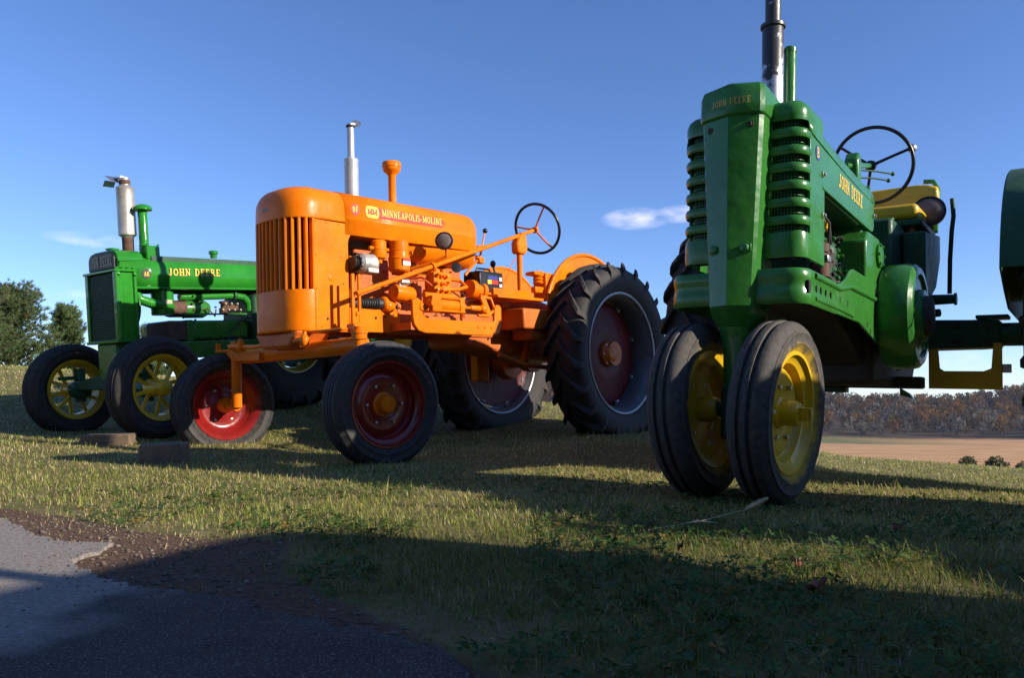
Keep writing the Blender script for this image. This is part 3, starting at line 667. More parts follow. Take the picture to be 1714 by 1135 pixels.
# ---------------------------------------------------------------- wheels
def ribbed_tyre(R, w, rim_r, ribs=3, depth=.012):
    """closed (radius, x) profile of a ribbed front tyre"""
    hw = w / 2; tw = hw * .74; P = []
    P += [(rim_r, -hw * .62), (rim_r + .012, -hw * .72), (rim_r + (R - rim_r) * .30, -hw * .955), (rim_r + (R - rim_r) * .33, -hw * 1.0), (rim_r + (R - rim_r) * .37, -hw * .975), (rim_r + (R - rim_r) * .6, -hw), (rim_r + (R - rim_r) * .64, -hw * 1.03), (rim_r + (R - rim_r) * .68, -hw * .99), (R - .040, -hw * .95), (R - .016, -tw * 1.06)]
    n = ribs
    for i in range(n):
        a = -tw + 2 * tw * i / n; b = -tw + 2 * tw * (i + 1) / n; g = tw * (.23 if ribs == 3 else .16)
        crown = lambda x: R - .010 * (x / tw) ** 2
        P += [(crown(a + g) - .001, a + g * .7), (crown((a + b) / 2), (a + b) / 2), (crown(b - g) - .001, b - g * .7)]
        if i < n - 1: P += [(R - depth, b - g * .35), (R - depth, b + g * .35)]
    P += [(R - .016, tw * 1.06), (R - .040, hw * .95), (rim_r + (R - rim_r) * .68, hw * .99), (rim_r + (R - rim_r) * .64, hw * 1.03), (rim_r + (R - rim_r) * .6, hw), (rim_r + (R - rim_r) * .37, hw * .975), (rim_r + (R - rim_r) * .33, hw * 1.0), (rim_r + (R - rim_r) * .30, hw * .955), (rim_r + .012, hw * .72), (rim_r, hw * .62), (rim_r + .004, 0)]
    return P
def lug_tyre(R, w, rim_r, n=21, lug=.035, flip=1):
    g = G(); hw = w / 2; Rc = R - lug
    prof = [(rim_r, -hw * .66), (rim_r + .015, -hw * .76), (rim_r + (Rc - rim_r) * .4, -hw * 1.0), (rim_r + (Rc - rim_r) * .7, -hw * .98), (Rc - .035, -hw * .88), (Rc - .008, -hw * .6), (Rc, 0),
            (Rc - .008, hw * .6), (Rc - .035, hw * .88), (rim_r + (Rc - rim_r) * .7, hw * .98), (rim_r + (Rc - rim_r) * .4, hw * 1.0), (rim_r + .015, hw * .76), (rim_r, hw * .66), (rim_r + .004, 0)]
    g.lathe(prof, ax=(1, 0, 0), n=72, closed=True)
    def pt(r, a, x): return (x, r * math.cos(a), r * math.sin(a))
    pitch = 2 * math.pi / n
    for side in (-1, 1):
        for i in range(n):
            a0 = i * pitch + (pitch / 2 if side > 0 else 0); secs = []
            for t, rt, rb in ((0.02, R - .004, Rc - .012), (.35, R, Rc - .012), (.7, R - .004, Rc - .020), (.93, R - .022, Rc - .050), (1.02, R - .075, Rc - .105)):
                x = side * hw * t * .99 if t < 1 else side * hw * 1.0; a = a0 + flip * .30 * min(t, .95); wd = (.034 + .022 * t) / R
                xo = x + side * (.010 if t > 1 else 0); ht = .70
                secs.append([pt(rb, a - wd / 2, x - side * .0), pt(rb, a + wd / 2, x), pt(rt, a + wd / 2 * ht, xo), pt(rt, a - wd / 2 * ht, xo)])
            g.loft(secs)
    return g
def wheel_frame(c, steer=0, camber=0):
    return Matrix.Translation(c) @ Matrix.Rotation(rad(steer), 4, 'Z') @ Matrix.Rotation(rad(camber), 4, 'Y')
def place_part(o, M): o.matrix_local = M; return o
def bolts(parent, n, r, x, rad_b, mat, length=.016, phase=0, name='bolt'):
    for i in range(n):
        a = phase + i * 2 * math.pi / n
        G().lathe([(rad_b * .3, length), (rad_b, length * .9), (rad_b, 0)], (x, r * math.cos(a), r * math.sin(a)), (1 if length > 0 else -1, 0, 0), 6).obj(name, mat, parent, smooth=False)
def steel_front_wheel(parent, c, side, R, w, rim_r, tyre_mat, rim_mat, hub_mat, steer=0, camber=0, ribs=5, depth=.010, dish=.045, nut='steel', hub_len=.07, hub_r=.055):
    """pressed steel wheel; side = +1 when its outer face looks towards +X"""
    s = side; hw = w / 2; rr = rim_r
    prof = [(rr + .016, s * hw * .70), (rr + .014, s * hw * .78), (rr + .002, s * hw * .78), (rr - .004, s * hw * .60), (rr - .012, s * hw * .50), (rr - .030, s * hw * .40), (rr - .034, s * hw * .05),
            (rr - .045, -s * .004), (rr * .72, s * .010), (rr * .60, s * .018), (rr * .40, s * .004), (.03, s * .002),
            (.03, -s * .006), (rr * .40, -s * .004), (rr * .6, s * .010), (rr * .72, s * .002), (rr - .048, -s * .014), (rr - .036, -s * hw * .3), (rr - .030, -s * hw * .50), (rr - .004, -s * hw * .66), (rr + .014, -s * hw * .78), (rr + .016, -s * hw * .70), (rr - .001, -s * hw * .55), (rr - .022, -s * hw * .4), (rr - .024, s * hw * .35), (rr - .001, s * hw * .55)]
    wob = G().lathe(prof, ax=(1, 0, 0), n=56, closed=True).obj('front_wheel', rim_mat, parent, angle=50); place_part(wob, wheel_frame(c, steer, camber))
    G().lathe(ribbed_tyre(R, w, rr + .004, ribs, depth), ax=(1, 0, 0), n=72, closed=True).obj('tyre', tyre_mat, wob, angle=34)
    h = s * hub_len
    G().lathe([(hub_r * 1.25, s * .004), (hub_r * 1.2, s * .012), (hub_r, s * .018), (hub_r * .96, h * .7), (hub_r * .80, h * .92), (hub_r * .45, h), (.004, h)], ax=(1, 0, 0), n=28).obj('hub', hub_mat, wob)
    G().lathe([(.05, -s * .006), (.055, -s * .05), (.040, -s * .08)], ax=(1, 0, 0), n=20).obj('hub_back', hub_mat, wob)
    bolts(wob, 6, rr * .50, s * .014, .0095, nut, s * .014, name='lug_nut')
    return wob
def spoked_front_wheel(parent, c, side, R, w, rim_r, steer=0, camber=0):
    s = side; rr = rim_r; hw = w / 2
    prof = [(rr + .014, hw * .74), (rr + .012, hw * .82), (rr, hw * .80), (rr - .012, hw * .62), (rr - .028, hw * .45), (rr - .030, -hw * .45), (rr - .012, -hw * .62), (rr, -hw * .80), (rr + .012, -hw * .82), (rr + .014, -hw * .74), (rr, -hw * .6), (rr - .018, -hw * .4), (rr - .018, hw * .4), (rr, hw * .6)]
    wob = G().lathe(prof, ax=(1, 0, 0), n=56, closed=True).obj('front_wheel', 'yellow', parent, angle=45); place_part(wob, wheel_frame(c, steer, camber))
    G().lathe(ribbed_tyre(R, w, rr + .004, 5, .009), ax=(1, 0, 0), n=72, closed=True).obj('tyre', 'rubber', wob, angle=34)
    G().lathe([(.030, -s * .09), (.062, -s * .085), (.068, -s * .04), (.058, 0), (.052, s * .06), (.060, s * .065), (.058, s * .085), (.036, s * .10), (.004, s * .105)], ax=(1, 0, 0), n=24).obj('hub', 'yellow', wob)
    for i in range(10):
        a = i * math.pi / 5 + .2; x0 = s * (.045 if i % 2 else -.045); r1 = rr - .026
        G().bar((x0, .05 * math.cos(a), .05 * math.sin(a)), (s * .006, r1 * math.cos(a), r1 * math.sin(a)), .013, .026, up=(0, -math.sin(a), math.cos(a))).obj('spoke', 'yellow', wob, bev=.003)
    return wob
def rear_wheel(parent, c, side, R, w, rim_r, tyre_mat, rim_mat, disc_mat, hub_mat, n=21, flip=1, dish=.06, inset=-.01, edge_mat=None):
    s = side; rr = rim_r; hw = w / 2
    prof = [(rr + .02, hw * .70), (rr + .018, hw * .80), (rr, hw * .78), (rr - .012, hw * .60), (rr - .035, hw * .45), (rr - .038, -hw * .45), (rr - .012, -hw * .60), (rr, -hw * .78), (rr + .018, -hw * .80), (rr + .02, -hw * .70), (rr, -hw * .55), (rr - .026, -hw * .4), (rr - .026, hw * .4), (rr, hw * .55)]
    wob = G().lathe(prof, ax=(1, 0, 0), n=72, closed=True).obj('rear_wheel', rim_mat, parent, angle=45); place_part(wob, wheel_frame(c))
    lug_tyre(R, w, rr + .004, n, .036, flip).obj('tyre', tyre_mat, wob, angle=40)
    if edge_mat:
        for q in (-1, 1): G().lathe([(rr + .019, q * hw * .805), (rr + .010, q * hw * .83), (rr + .001, q * hw * .80), (rr + .008, q * hw * .78)], ax=(1, 0, 0), n=72, closed=True).obj('rim_edge', edge_mat, wob)
    x = s * inset; r1 = rr - .045
    G().lathe([(r1, x), (r1, x + s * .012), (r1 * .93, x + s * .03), (r1 * .86, x + s * .034), (r1 * .5, x + s * dish), (r1 * .44, x + s * (dish + .004)), (.10, x + s * (dish - .012)), (.10, x + s * (dish - .024)), (r1 * .44, x + s * (dish - .010)), (r1 * .86, x + s * .020), (r1 * .93, x + s * .014)], ax=(1, 0, 0), n=56, closed=True).obj('disc', disc_mat, wob, angle=45)
    G().lathe([(.105, x + s * (dish - .02)), (.10, x + s * (dish + .01)), (.075, x + s * (dish + .03)), (.062, x + s * (dish + .05)), (.05, x + s * (dish + .055)), (.004, x + s * (dish + .057))], ax=(1, 0, 0), n=28).obj('hub', hub_mat, wob)
    for i in range(8):
        a = i * math.pi / 4 + .3
        G().box((x + s * .02, (r1 + .002) * math.cos(a), (r1 + .002) * math.sin(a)), (.03, .07, .05), Matrix.Rotation(a, 3, 'X')).obj('rim_clamp', rim_mat, wob, bev=.005)
        G().lathe([(.004, s * .018), (.013, s * .016), (.013, 0)], (x + s * .036, (r1 - .022) * math.cos(a), (r1 - .022) * math.sin(a)), (1, 0, 0), 6).obj('bolt', 'steel', wob, smooth=False)
    bolts(wob, 6, .083, x + s * (dish + .006), .011, 'steel', s * .016)
    return wob
def steering_wheel(parent, c, normal, R, rim_mat, spoke_mat, angles, rr=.011, hub=.030, crank=.02):
    """rim ring with spokes that dip to the hub"""
    Z_ = Vector(normal).normalized(); X_ = (Vector((1, 0, 0)) - Z_ * Z_.x).normalized(); Y_ = Z_.cross(X_)
    Mx = Matrix.Translation(c) @ Matrix((X_, Y_, Z_)).transposed().to_4x4()
    o = G().tube([(R * math.cos(a), R * math.sin(a), 0) for a in np.linspace(0, 2 * math.pi, 57)[:-1]], rr, 10, closed=True).obj('steering_wheel', rim_mat, parent); place_part(o, Mx)
    for a in angles:
        a = rad(a); G().tube([(hub * .6 * math.cos(a), hub * .6 * math.sin(a), -crank), (R * .5 * math.cos(a), R * .5 * math.sin(a), -crank * .8), (R * math.cos(a), R * math.sin(a), 0)], [.009, .008, .008], 8).obj('spoke', spoke_mat, o)
    G().lathe([(.012, -crank - .03), (hub, -crank - .02), (hub, -crank + .012), (hub * .5, -crank + .022), (.003, -crank + .024)], n=18).obj('hub', spoke_mat, o)
    return o
def headlight(parent, c, d, r, mat='black', depth=.09):
    Mx = Matrix.Translation(c) @ rot_to(d).to_4x4()
    o = G().lathe([(r * .2, -depth), (r * .55, -depth * .9), (r * .88, -depth * .5), (r * .97, -.012), (r * 1.04, -.010), (r * 1.04, .010), (r * .95, .012), (r * .93, .004), (.01, .003)], n=30).obj('headlight', mat, parent); place_part(o, Mx)
    G().lathe([(r * .93, .004), (r * .8, .012), (r * .5, .019), (.01, .022)], n=30).obj('lens', 'lens', o)
    return o
# ---------------------------------------------------------------- tall green row-crop tractor with the narrow front
def U_path(hw, y0, rc, y_end, x_in, n=7):
    """plan of one half of a wrap-round grille, from the column outwards and back along the side"""
    return [(x_in, y0), (x_in + (hw - rc - x_in) * .5, y0)] + arc(hw - rc, y0 + rc, rc, rc, -90, 0, n) + [(hw, y_end)]
def path_strip(path, prof, sgn=1):
    """sweep a (outward, z) profile along a plan path; returns sections for loft"""
    secs = []; m = len(path)
    for i, (x, y) in enumerate(path):
        a = path[max(i - 1, 0)]; b = path[min(i + 1, m - 1)]; tx, ty = b[0] - a[0], b[1] - a[1]; l = math.hypot(tx, ty); nx, ny = ty / l, -tx / l
        secs.append([(sgn * (x + nx * d), y + ny * d, z) for d, z in prof])
    return secs
def column_section(z, hw, yf, yb, ridge, k=1.0):
    return [(0, yf - ridge, z), (hw * .55, yf - ridge * .42, z), (hw * .90, yf + .004, z), (hw, yf + .022, z), (hw, yb, z), (-hw, yb, z), (-hw, yf + .022, z), (-hw * .90, yf + .004, z), (-hw * .55, yf - ridge * .42, z)]
def build_tall(M, label):
    T = empty('row_crop_tractor', M); CX = .000
    def sh(g): g.v = [(p[0] + CX, p[1], p[2]) for p in g.v]; return g
    # front column, nose cap, pedestal
    g = G(); secs = []
    for z, hw, yf in ((.615, .060, -.035), (.66, .066, -.045), (.70, .084, -.075), (.735, .088, -.092), (1.0, .100, -.094), (1.25, .112, -.096), (1.466, .122, -.098)):
        secs.append(column_section(z, hw, yf, .10, .030 if z > .7 else .012))
    g.loft(secs); col = sh(g).obj('front_column', 'green', T, bev=.006, angle=24)
    for sx, zz, xx, rr in ((-1, 1.425, -.075, .011), (1, 1.425, .075, .011)):
        sh(G().lathe([(rr * 1.5, 0), (rr * 1.5, .004), (rr, .006), (rr * .9, .010), (.002, .011)], (xx, -.100, zz), (0, -1, 0), 12)).obj('screw', 'dark_iron', col)
    for xx in (-.058, .062):
        sh(G().lathe([(.027, 0), (.027, .006), (.017, .008), (.017, .022), (.004, .024)], (xx, -.096, .952), (0, -1, 0), 6)).obj('bolt', 'green', col, bev=.002)
    g = G()
    for z, hw, yf, rd in ((1.462, .126, -.106, .030), (1.478, .129, -.108, .031), (1.560, .128, -.106, .030), (1.583, .122, -.098, .028), (1.598, .104, -.075, .022), (1.606, .07, -.04, .012)):
        s = column_section(z, hw, yf, .16, rd); s = [(x, y, zz + (.005 if abs(x) < .03 and y < 0 else 0) * (1 if z > 1.53 else 0) - max(0, y - .0) * .12 * (z > 1.5)) for x, y, zz in s]; secs = s; g.v += s
    n = 9; L = len(g.v) // n
    for i in range(L - 1): g.f += [(i * n + k, i * n + (k + 1) % n, (i + 1) * n + (k + 1) % n, (i + 1) * n + k) for k in range(n)]
    g.f += [tuple(reversed(range(n))), tuple((L - 1) * n + k for k in range(n))]
    cap = sh(g).obj('nose_cap', 'green', T, bev=.008, angle=30)
    def oncap(p):
        return Vector((p.x, float(np.interp(abs(p.x - CX), [0, .072, .118, .131], [-.139, -.121, -.104, -.085])) - .004, p.z))
    lettering('lettering', 'JOHN DEERE', (-.064 + CX, -.13, 1.500), (1, 0, .02), (0, .0, 1), .027, .150, 'decal_gold', cap, lift=0, surf=oncap)
    # pedestal and knuckle
    g = G()
    for z, r in ((.30, .050), (.36, .058), (.40, .056), (.56, .056), (.625, .062)): g.v += [(r * math.copysign(abs(math.cos(a)) ** .7, math.cos(a)), .02 + r * 1.1 * math.copysign(abs(math.sin(a)) ** .7, math.sin(a)), z) for a in np.linspace(0, 2 * math.pi, 25)[:-1]]
    for i in range(4): g.f += [(i * 24 + k, i * 24 + (k + 1) % 24, (i + 1) * 24 + (k + 1) % 24, (i + 1) * 24 + k) for k in range(24)]
    g.f += [tuple(reversed(range(24))), tuple(96 + k for k in range(24))]
    sh(g).obj('pedestal', 'green', T)
    sh(G().box((0, .02, .33), (.105, .13, .20))).obj('knuckle', 'green_dull', T, bev=.014)
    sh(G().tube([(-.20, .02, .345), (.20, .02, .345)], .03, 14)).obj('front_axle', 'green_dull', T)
    for sgn in (-1, 1):
        steel_front_wheel(T, (CX - .004 + sgn * .155, .02, .342), sgn, .345, .150, .215, 'rubber_overspray', 'yellow', 'yellow', steer=-1.5, camber=sgn * 3.2, ribs=3, depth=.014, hub_len=.085, hub_r=.05)
    # weight bracket on the near hub
    g = G(); g.box((.246, .02, .335), (.04, .040, .034)); g.box((.250, .02, .358), (.045, .05, .005)); g.box((.250, .02, .314), (.045, .042, .005)); g.box((.272, .02, .328), (.008, .022, .050))
    g.obj('hub_bracket', 'yellow', T, bev=.003)
    # grille shell halves
    HW, Y0 = .246, .004
    for sgn in (-1, 1):
        path = U_path(HW, Y0, .062, .245, .095)
        band = U_path(HW, Y0, .062, .086, .095)
        z = 1.455; top = [(0, z), (.003, z + .02), (.002, z + .045), (-.006, z + .066), (-.022, z + .080), (-.060, z + .092), (-.060, z + .085), (-.012, z)]
        sh(G().loft(path_strip(path, top, sgn))).obj('grille_top_band', 'green', T, angle=50)
        bot = [(-.012, .925), (.000, .925), (.003, .945), (.003, 1.005), (0, 1.022), (-.012, 1.022)]
        bb = sh(G().loft(path_strip(path, bot, sgn))).obj('grille_bottom_band', 'green', T, angle=50)
        for k in range(6):
            zb = 1.424 - .0677 * k; bp = [(-.016, zb), (0, zb - .001), (.004, zb - .010), (.004, zb - .026), (0, zb - .035), (-.016, zb - .034)]
            sh(G().loft(path_strip(band, bp, sgn))).obj('louvre', 'green', T, angle=50)
        sh(G().prism([(.080, 1.018), (.245, 1.018), (.245, 1.46), (.080, 1.46)], 'x', sgn * (HW - .010), sgn * (HW + .001))).obj('side_panel', 'green', T, bev=.002)
        # wire screen behind the louvres and the radiator core
        ins = [(x - .020, y + .022) for x, y in band]; g = G()
        L = [0]
        for a, b2 in zip(ins[:-1], ins[1:]): L.append(L[-1] + math.hypot(b2[0] - a[0], b2[1] - a[1]))
        def at(s_):
            for i in range(len(L) - 1):
                if s_ <= L[i + 1]: t = (s_ - L[i]) / max(L[i + 1] - L[i], 1e-6); return (ins[i][0] + (ins[i + 1][0] - ins[i][0]) * t, ins[i][1] + (ins[i + 1][1] - ins[i][1]) * t)
            return ins[-1]
        s_ = .004
        while s_ < L[-1]:
            p = at(s_); g.box((sgn * p[0], p[1], 1.235), (.0022, .0022, .44)); s_ += .0125
        zz = 1.02
        while zz < 1.46:
            for a, b2 in zip(ins[:-1], ins[1:]): g.bar((sgn * a[0], a[1], zz), (sgn * b2[0], b2[1], zz), .0020, .0020)
            zz += .0115
        sh(g).obj('wire_screen', 'green', T, smooth=False)
    sh(G().box((0, .075, 1.22), (.41, .03, .58))).obj('radiator_core', 'core', T)
    # hood: side sheets and the top cover that laps over them
    def hood_sec(y, x0, ztop, zlow, full=True):
        h = [(x0 - .004, zlow)] + [(x0, zlow + (ztop - .10 - zlow) * .5)] + [(x0 - .002, ztop - .075), (x0 - .012, ztop - .045), (x0 - .035, ztop - .018), (x0 - .075, ztop + .002), (x0 * .4, ztop + .016), (0, ztop + .020)]
        return [(x, y, z) for x, z in h] + [(-x, y, z) for x, z in reversed(h[:-1])]
    g = G(); secs = []
    for t in np.linspace(0, 1, 13):
        y = .055 + t * 1.075; secs.append(hood_sec(y, .250 - .004 * t, 1.520 - .052 * t - .012 * math.sin(t * 3.14), 1.418 - .066 * t))
    g.loft(secs, closed=False)
    hood = sh(g).obj('hood', 'green', T, solid=.004, angle=50)
    for sgn in (-1, 1):
        P = [(.235, 1.42), (.235, 1.255), (.26, 1.236), (1.07, 1.218), (1.10, 1.225), (1.116, 1.25), (1.116, 1.36)]
        s2 = sh(G().prism(P, 'x', sgn * .2465, sgn * .236)).obj('hood_side', 'green', T, bev=.003)
        if sgn > 0:
            lettering('lettering', 'JOHN DEERE', (.2465 + CX, .485, 1.298), (0, 1, -.02), (0, .0, 1), .062, .40, 'decal_yellow', s2, lift=.0015)
            em = sh(G().lathe([(.030, 0), (.030, .0015), (.001, .0016)], (.247, .175, 1.36), (1, 0, 0), 24)).obj('emblem', 'decal_blue', T)
            em.scale = (1, 1, 1)
            lettering('emblem_letter', 'B', (.2495 + CX, .158, 1.340), (0, 1, 0), (0, 0, 1), .042, .032, 'decal_yellow', em, lift=.0006)
    sh(G().prism([(.24, 1.24), (1.10, 1.226), (1.10, 1.44), (.24, 1.49)], 'x', -.225, .225)).obj('fuel_tank', 'green_dull', T, bev=.02)
    sh(G().box((0, 1.122, 1.345), (.46, .016, .23))).obj('dash', 'green', T, bev=.02)
    for yy, zz in ((.243, 1.291), (.243, 1.125), (1.105, 1.30)):
        sh(G().lathe([(.013, 0), (.013, .005), (.008, .006), (.007, .013), (.002, .014)], (.2475, yy, zz), (1, 0, 0), 10)).obj('thumb_screw', 'steel', T)
    # stacks
    st = sh(G().lathe([(.046, 1.50), (.046, 2.055), (.044, 2.062), (.034, 2.066), (.033, 2.62), (.029, 2.62), (.029, 2.30)], (-.024, .44, 0), n=30)).obj('muffler', 'flaking', T)
    sh(G().lathe([(.047, 2.044), (.054, 2.048), (.054, 2.062), (.047, 2.066)], (-.024, .44, 0), n=30)).obj('collar', 'exhaust_black', st)
    ai = sh(G().lathe([(.0265, 1.50), (.0265, 1.955), (.023, 1.968), (.003, 1.970)], (.034, .50, 0), n=24)).obj('air_intake_stack', 'green', T)
    sh(G().lathe([(.0285, 1.945), (.0285, 1.960), (.003, 1.975)], (.034, .50, 0), n=24)).obj('stack_cap', 'green', ai)
    # pressed steel frame: front wrap and both side sills
    for sgn in (-1, 1):
        fp = [(.06, -.058), (.15, -.056)] + arc(.27 - .075, .019, .075, .075, -90, 0, 7) + [(.27, .06), (.27, .20), (.27, .36)]
        prof = [(-.012, .742), (-.002, .742), (.004, .752), (.004, .790), (0, .800), (0, .826), (.004, .836), (.004, .862), (-.004, .874), (-.050, .878), (-.050, .868), (-.012, .862)]
        o = sh(G().loft(path_strip(fp, prof, sgn))).obj('frame_nose', 'green', T, angle=40)
        P = [(.355, .742), (.355, .866), (.42, .874), (.50, .905), (.57, .952), (.62, .966), (1.06, .962), (1.108, .955), (1.108, .672), (1.09, .672), (.725, .742)]
        pl = sh(G().prism(P, 'x', sgn * .258, sgn * .2735)).obj('frame_side', 'green', T, bev=.006)
        if sgn > 0:
            sh(G().tube([(.272, .05, .853), (.272, .40, .850), (.274, .56, .880), (.274, 1.09, .880)], .012, 10)).obj('pressed_bead', 'green', T)
            sh(G().tube([(.271, .06, .768), (.272, .40, .766), (.274, .60, .760)], .009, 10)).obj('pressed_bead', 'green', T)
            for k, (yy, ww, hh) in enumerate(((-.005, .026, .046), (.075, .009, .026), (.135, .009, .026), (.20, .010, .024), (.27, .009, .026), (.40, .009, .026), (.52, .012, .024))):
                sh(G().prism([(yy - ww / 2, .806 - hh / 2), (yy + ww / 2, .806 - hh / 2), (yy + ww / 2, .806 + hh / 2), (yy - ww / 2, .806 + hh / 2)], 'x', .262, .2748 if yy > .02 else .272)).obj('slot', 'dark', T, smooth=False)
            for yy, zz in ((.86, .745), (.92, .722)): sh(G().box((.2742, yy, zz), (.002, .010, .022))).obj('slot', 'dark', T, smooth=False)
            sh(G().tube([(.278, 1.02, .90), (.290, 1.04, .885), (.292, 1.075, .85), (.283, 1.06, .83), (.278, 1.03, .84)], .006, 8)).obj('latch', 'dark_iron', T)
            sh(G().box((.2745, 1.025, .905), (.004, .022, .05))).obj('slot', 'dark', T)
    sh(G().prism([(.0, .77), (.35, .765), (.72, .75), (1.1, .60), (1.3, .50), (1.3, .95), (.7, .95), (.55, .86), (.0, .86)], 'x', -.18, .18)).obj('crankcase', 'dark_iron', T, bev=.02)
    sh(G().tube([(.0, .1, .70), (.0, 1.1, .62)], .02, 10)).obj('steering_rod', 'green_dull', T)
    sh(G().prism([(.06, .66), (.10, .655), (.11, .70), (.05, .70)], 'x', .10, .15)).obj('bracket', 'green', T)
    # engine in the opening: block, carburettor, governor housing, plug leads
    sh(G().box((0, .66, .98), (.30, .50, .30))).obj('engine_block', 'green_dull', T, bev=.02)
    sh(G().tube([(.15, .42, 1.10), (.17, .50, 1.04), (.17, .62, 1.00)], .026, 12)).obj('manifold', 'rust', T)
    cb = sh(G().lathe([(.020, .90), (.036, .91), (.036, .965), (.026, .975), (.026, 1.01), (.034, 1.015), (.034, 1.05), (.012, 1.06)], (.185, .44, 0), n=18)).obj('carburettor', 'rust', T)
    sh(G().box((.185, .44, .985), (.075, .05, .03))).obj('carburettor_flange', 'steel', cb, bev=.004)
    sh(G().lathe([(.004, 0), (.038, .004), (.040, .02), (.036, .05), (.02, .06)], (.14, .62, 1.04), (1, -.2, .1), 20)).obj('magneto', 'green_dull', T)
    sh(G().lathe([(.03, 0), (.03, .03), (.04, .035), (.04, .06), (.02, .065)], (.17, .57, .97), (0, -.3, 1), 16)).obj('oil_cap', 'dark_iron', T)
    for a, c2, b2 in (((.19, .40, 1.19), (.215, .46, 1.14), (.20, .50, 1.04)), ((.17, .36, 1.17), (.20, .38, 1.08), (.19, .43, 1.0)), ((.12, .60, 1.18), (.19, .56, 1.14), (.18, .62, 1.06))):
        sh(G().tube([a, c2, b2], .006, 7)).obj('lead', 'hose', T)
    sh(G().tube([(.14, .62, 1.20), (.19, .52, 1.15), (.20, .46, 1.11)], .008, 8)).obj('pipe', 'yellow', T)
    sh(G().box((.20, .36, 1.10), (.02, .10, .012))).obj('link_arm', 'green', T)
    sh(G().box((.235, .265, 1.09), (.016, .045, .33))).obj('radiator_post', 'green', T, bev=.005)
    gv = sh(G().prism([(.86, .95), (1.16, .95), (1.16, 1.16), (1.12, 1.19), (.92, 1.19), (.86, 1.14)], 'x', .02, .27)).obj('governor_housing', 'green', T, bev=.012)
    sh(G().lathe([(.058, 0), (.058, .012), (.046, .016), (.004, .017)], (.270, 1.10, 1.105), (1, 0, 0), 26)).obj('cover_plate', 'green', gv)
    for a in range(6): sh(G().lathe([(.008, 0), (.008, .008), (.002, .009)], (.282, 1.10 + .05 * math.cos(a * 1.047), 1.105 + .05 * math.sin(a * 1.047)), (1, 0, 0), 6)).obj('bolt', 'green', gv, smooth=False)
    sh(G().lathe([(.024, 1.17), (.024, 1.25), (.003, 1.26)], (.20, 1.0, 0), n=14)).obj('pipe_stub', 'green', T)
    # flywheel cover
    fw = G(); fw.lathe([(.03, 0), (.247, .0), (.258, .02), (.260, .10), (.252, .135), (.234, .152), (.205, .154), (.198, .142), (.19, .140), (.13, .146), (.125, .17), (.10, .175), (.004, .176)], (.275, 1.265, .822), (1, 0, 0), 56)
    f_ = sh(fw).obj('flywheel_cover', 'green', T, angle=32)
    sh(G().lathe([(.10, .176), (.09, .20), (.05, .205), (.004, .206)], (.275, 1.265, .822), (1, 0, 0), 30)).obj('flywheel_hub', 'dark_iron', f_)
    # transmission, seat tower, axle
    sh(G().prism([(1.15, .48), (2.15, .50), (2.25, .62), (2.25, 1.0), (2.1, 1.12), (1.15, 1.0)], 'x', -.23, .23)).obj('transmission_case', 'dark_iron', T, bev=.03)
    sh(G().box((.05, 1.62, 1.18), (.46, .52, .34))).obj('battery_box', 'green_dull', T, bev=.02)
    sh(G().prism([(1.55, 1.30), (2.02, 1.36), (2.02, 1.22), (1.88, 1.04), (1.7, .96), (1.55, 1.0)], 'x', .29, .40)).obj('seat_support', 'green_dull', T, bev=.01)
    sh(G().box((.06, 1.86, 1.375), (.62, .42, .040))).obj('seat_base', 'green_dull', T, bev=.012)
    cu = sh(G().box((.04, 1.86, 1.440), (.62, .42, .085))).obj('seat_cushion', 'yellow', T, bev=.03, seg=4)
    g = G(); secs = []
    for t in np.linspace(-1, 1, 13):
        x = .05 + t * .34; yb = 2.10 - .05 * t * t; zt = 1.69 - .035 * (abs(t) ** 6); zb = 1.500 + .015 * t * t + .05 * (abs(t) ** 8)
        secs.append([(x, yb - .035, zb), (x, yb - .045, (zb + zt) / 2), (x, yb - .030, zt - .01), (x, yb, zt), (x, yb + .035, zt - .02), (x, yb + .04, zb)])
    sh(g.loft(secs)).obj('backrest', 'yellow', T, bev=.012, angle=60)
    sh(G().tube([(.36, 2.12, 1.40), (.375, 2.13, 1.66), (.35, 2.13, 1.71), (.30, 2.13, 1.715)], .014, 8)).obj('backrest_frame', 'green', T)
    headlight(T, (.36 + CX, 1.92, 1.485), (.10, -1, .05), .083)
    sh(G().tube([(.36, 1.97, 1.47), (.365, 1.98, 1.40), (.33, 1.98, 1.36)], .011, 8)).obj('lamp_bracket', 'yellow', T)
    sh(G().tube([(.44, 2.05, 1.03), (.448, 2.02, 1.22), (.462, 1.99, 1.38), (.472, 1.985, 1.46), (.466, 1.985, 1.56)], .012, 10)).obj('hand_clutch_lever', 'green_dull', T)
    sh(G().tube([(.20, 1.40, 1.28), (.245, 1.55, 1.38)], .010, 8)).obj('gear_lever', 'green', T)
    # steering wheel, its support and the throttle rods
    N = Vector((0.02, .97, .25)).normalized()
    sc = Vector((.10, 1.755, 1.745))
    swo = steering_wheel(T, sc, N, .212, 'black', 'black', (-142, -18, 101), rr=.0105, hub=.030, crank=.03)
    o = G().ball((.212 * math.cos(rad(-18)), .212 * math.sin(rad(-18)), .035), .026).obj('knob', 'steel', swo)
    G().tube([tuple(sc - N * .03), tuple(sc - N * .16), tuple(sc - N * .55)], .015, 10).obj('steering_shaft', 'green', T)
    sh(G().prism([(1.33, 1.40), (1.38, 1.40), (1.38, 1.69), (1.34, 1.71), (1.30, 1.66)], 'x', .060, .130)).obj('shaft_support', 'green', T, bev=.012)
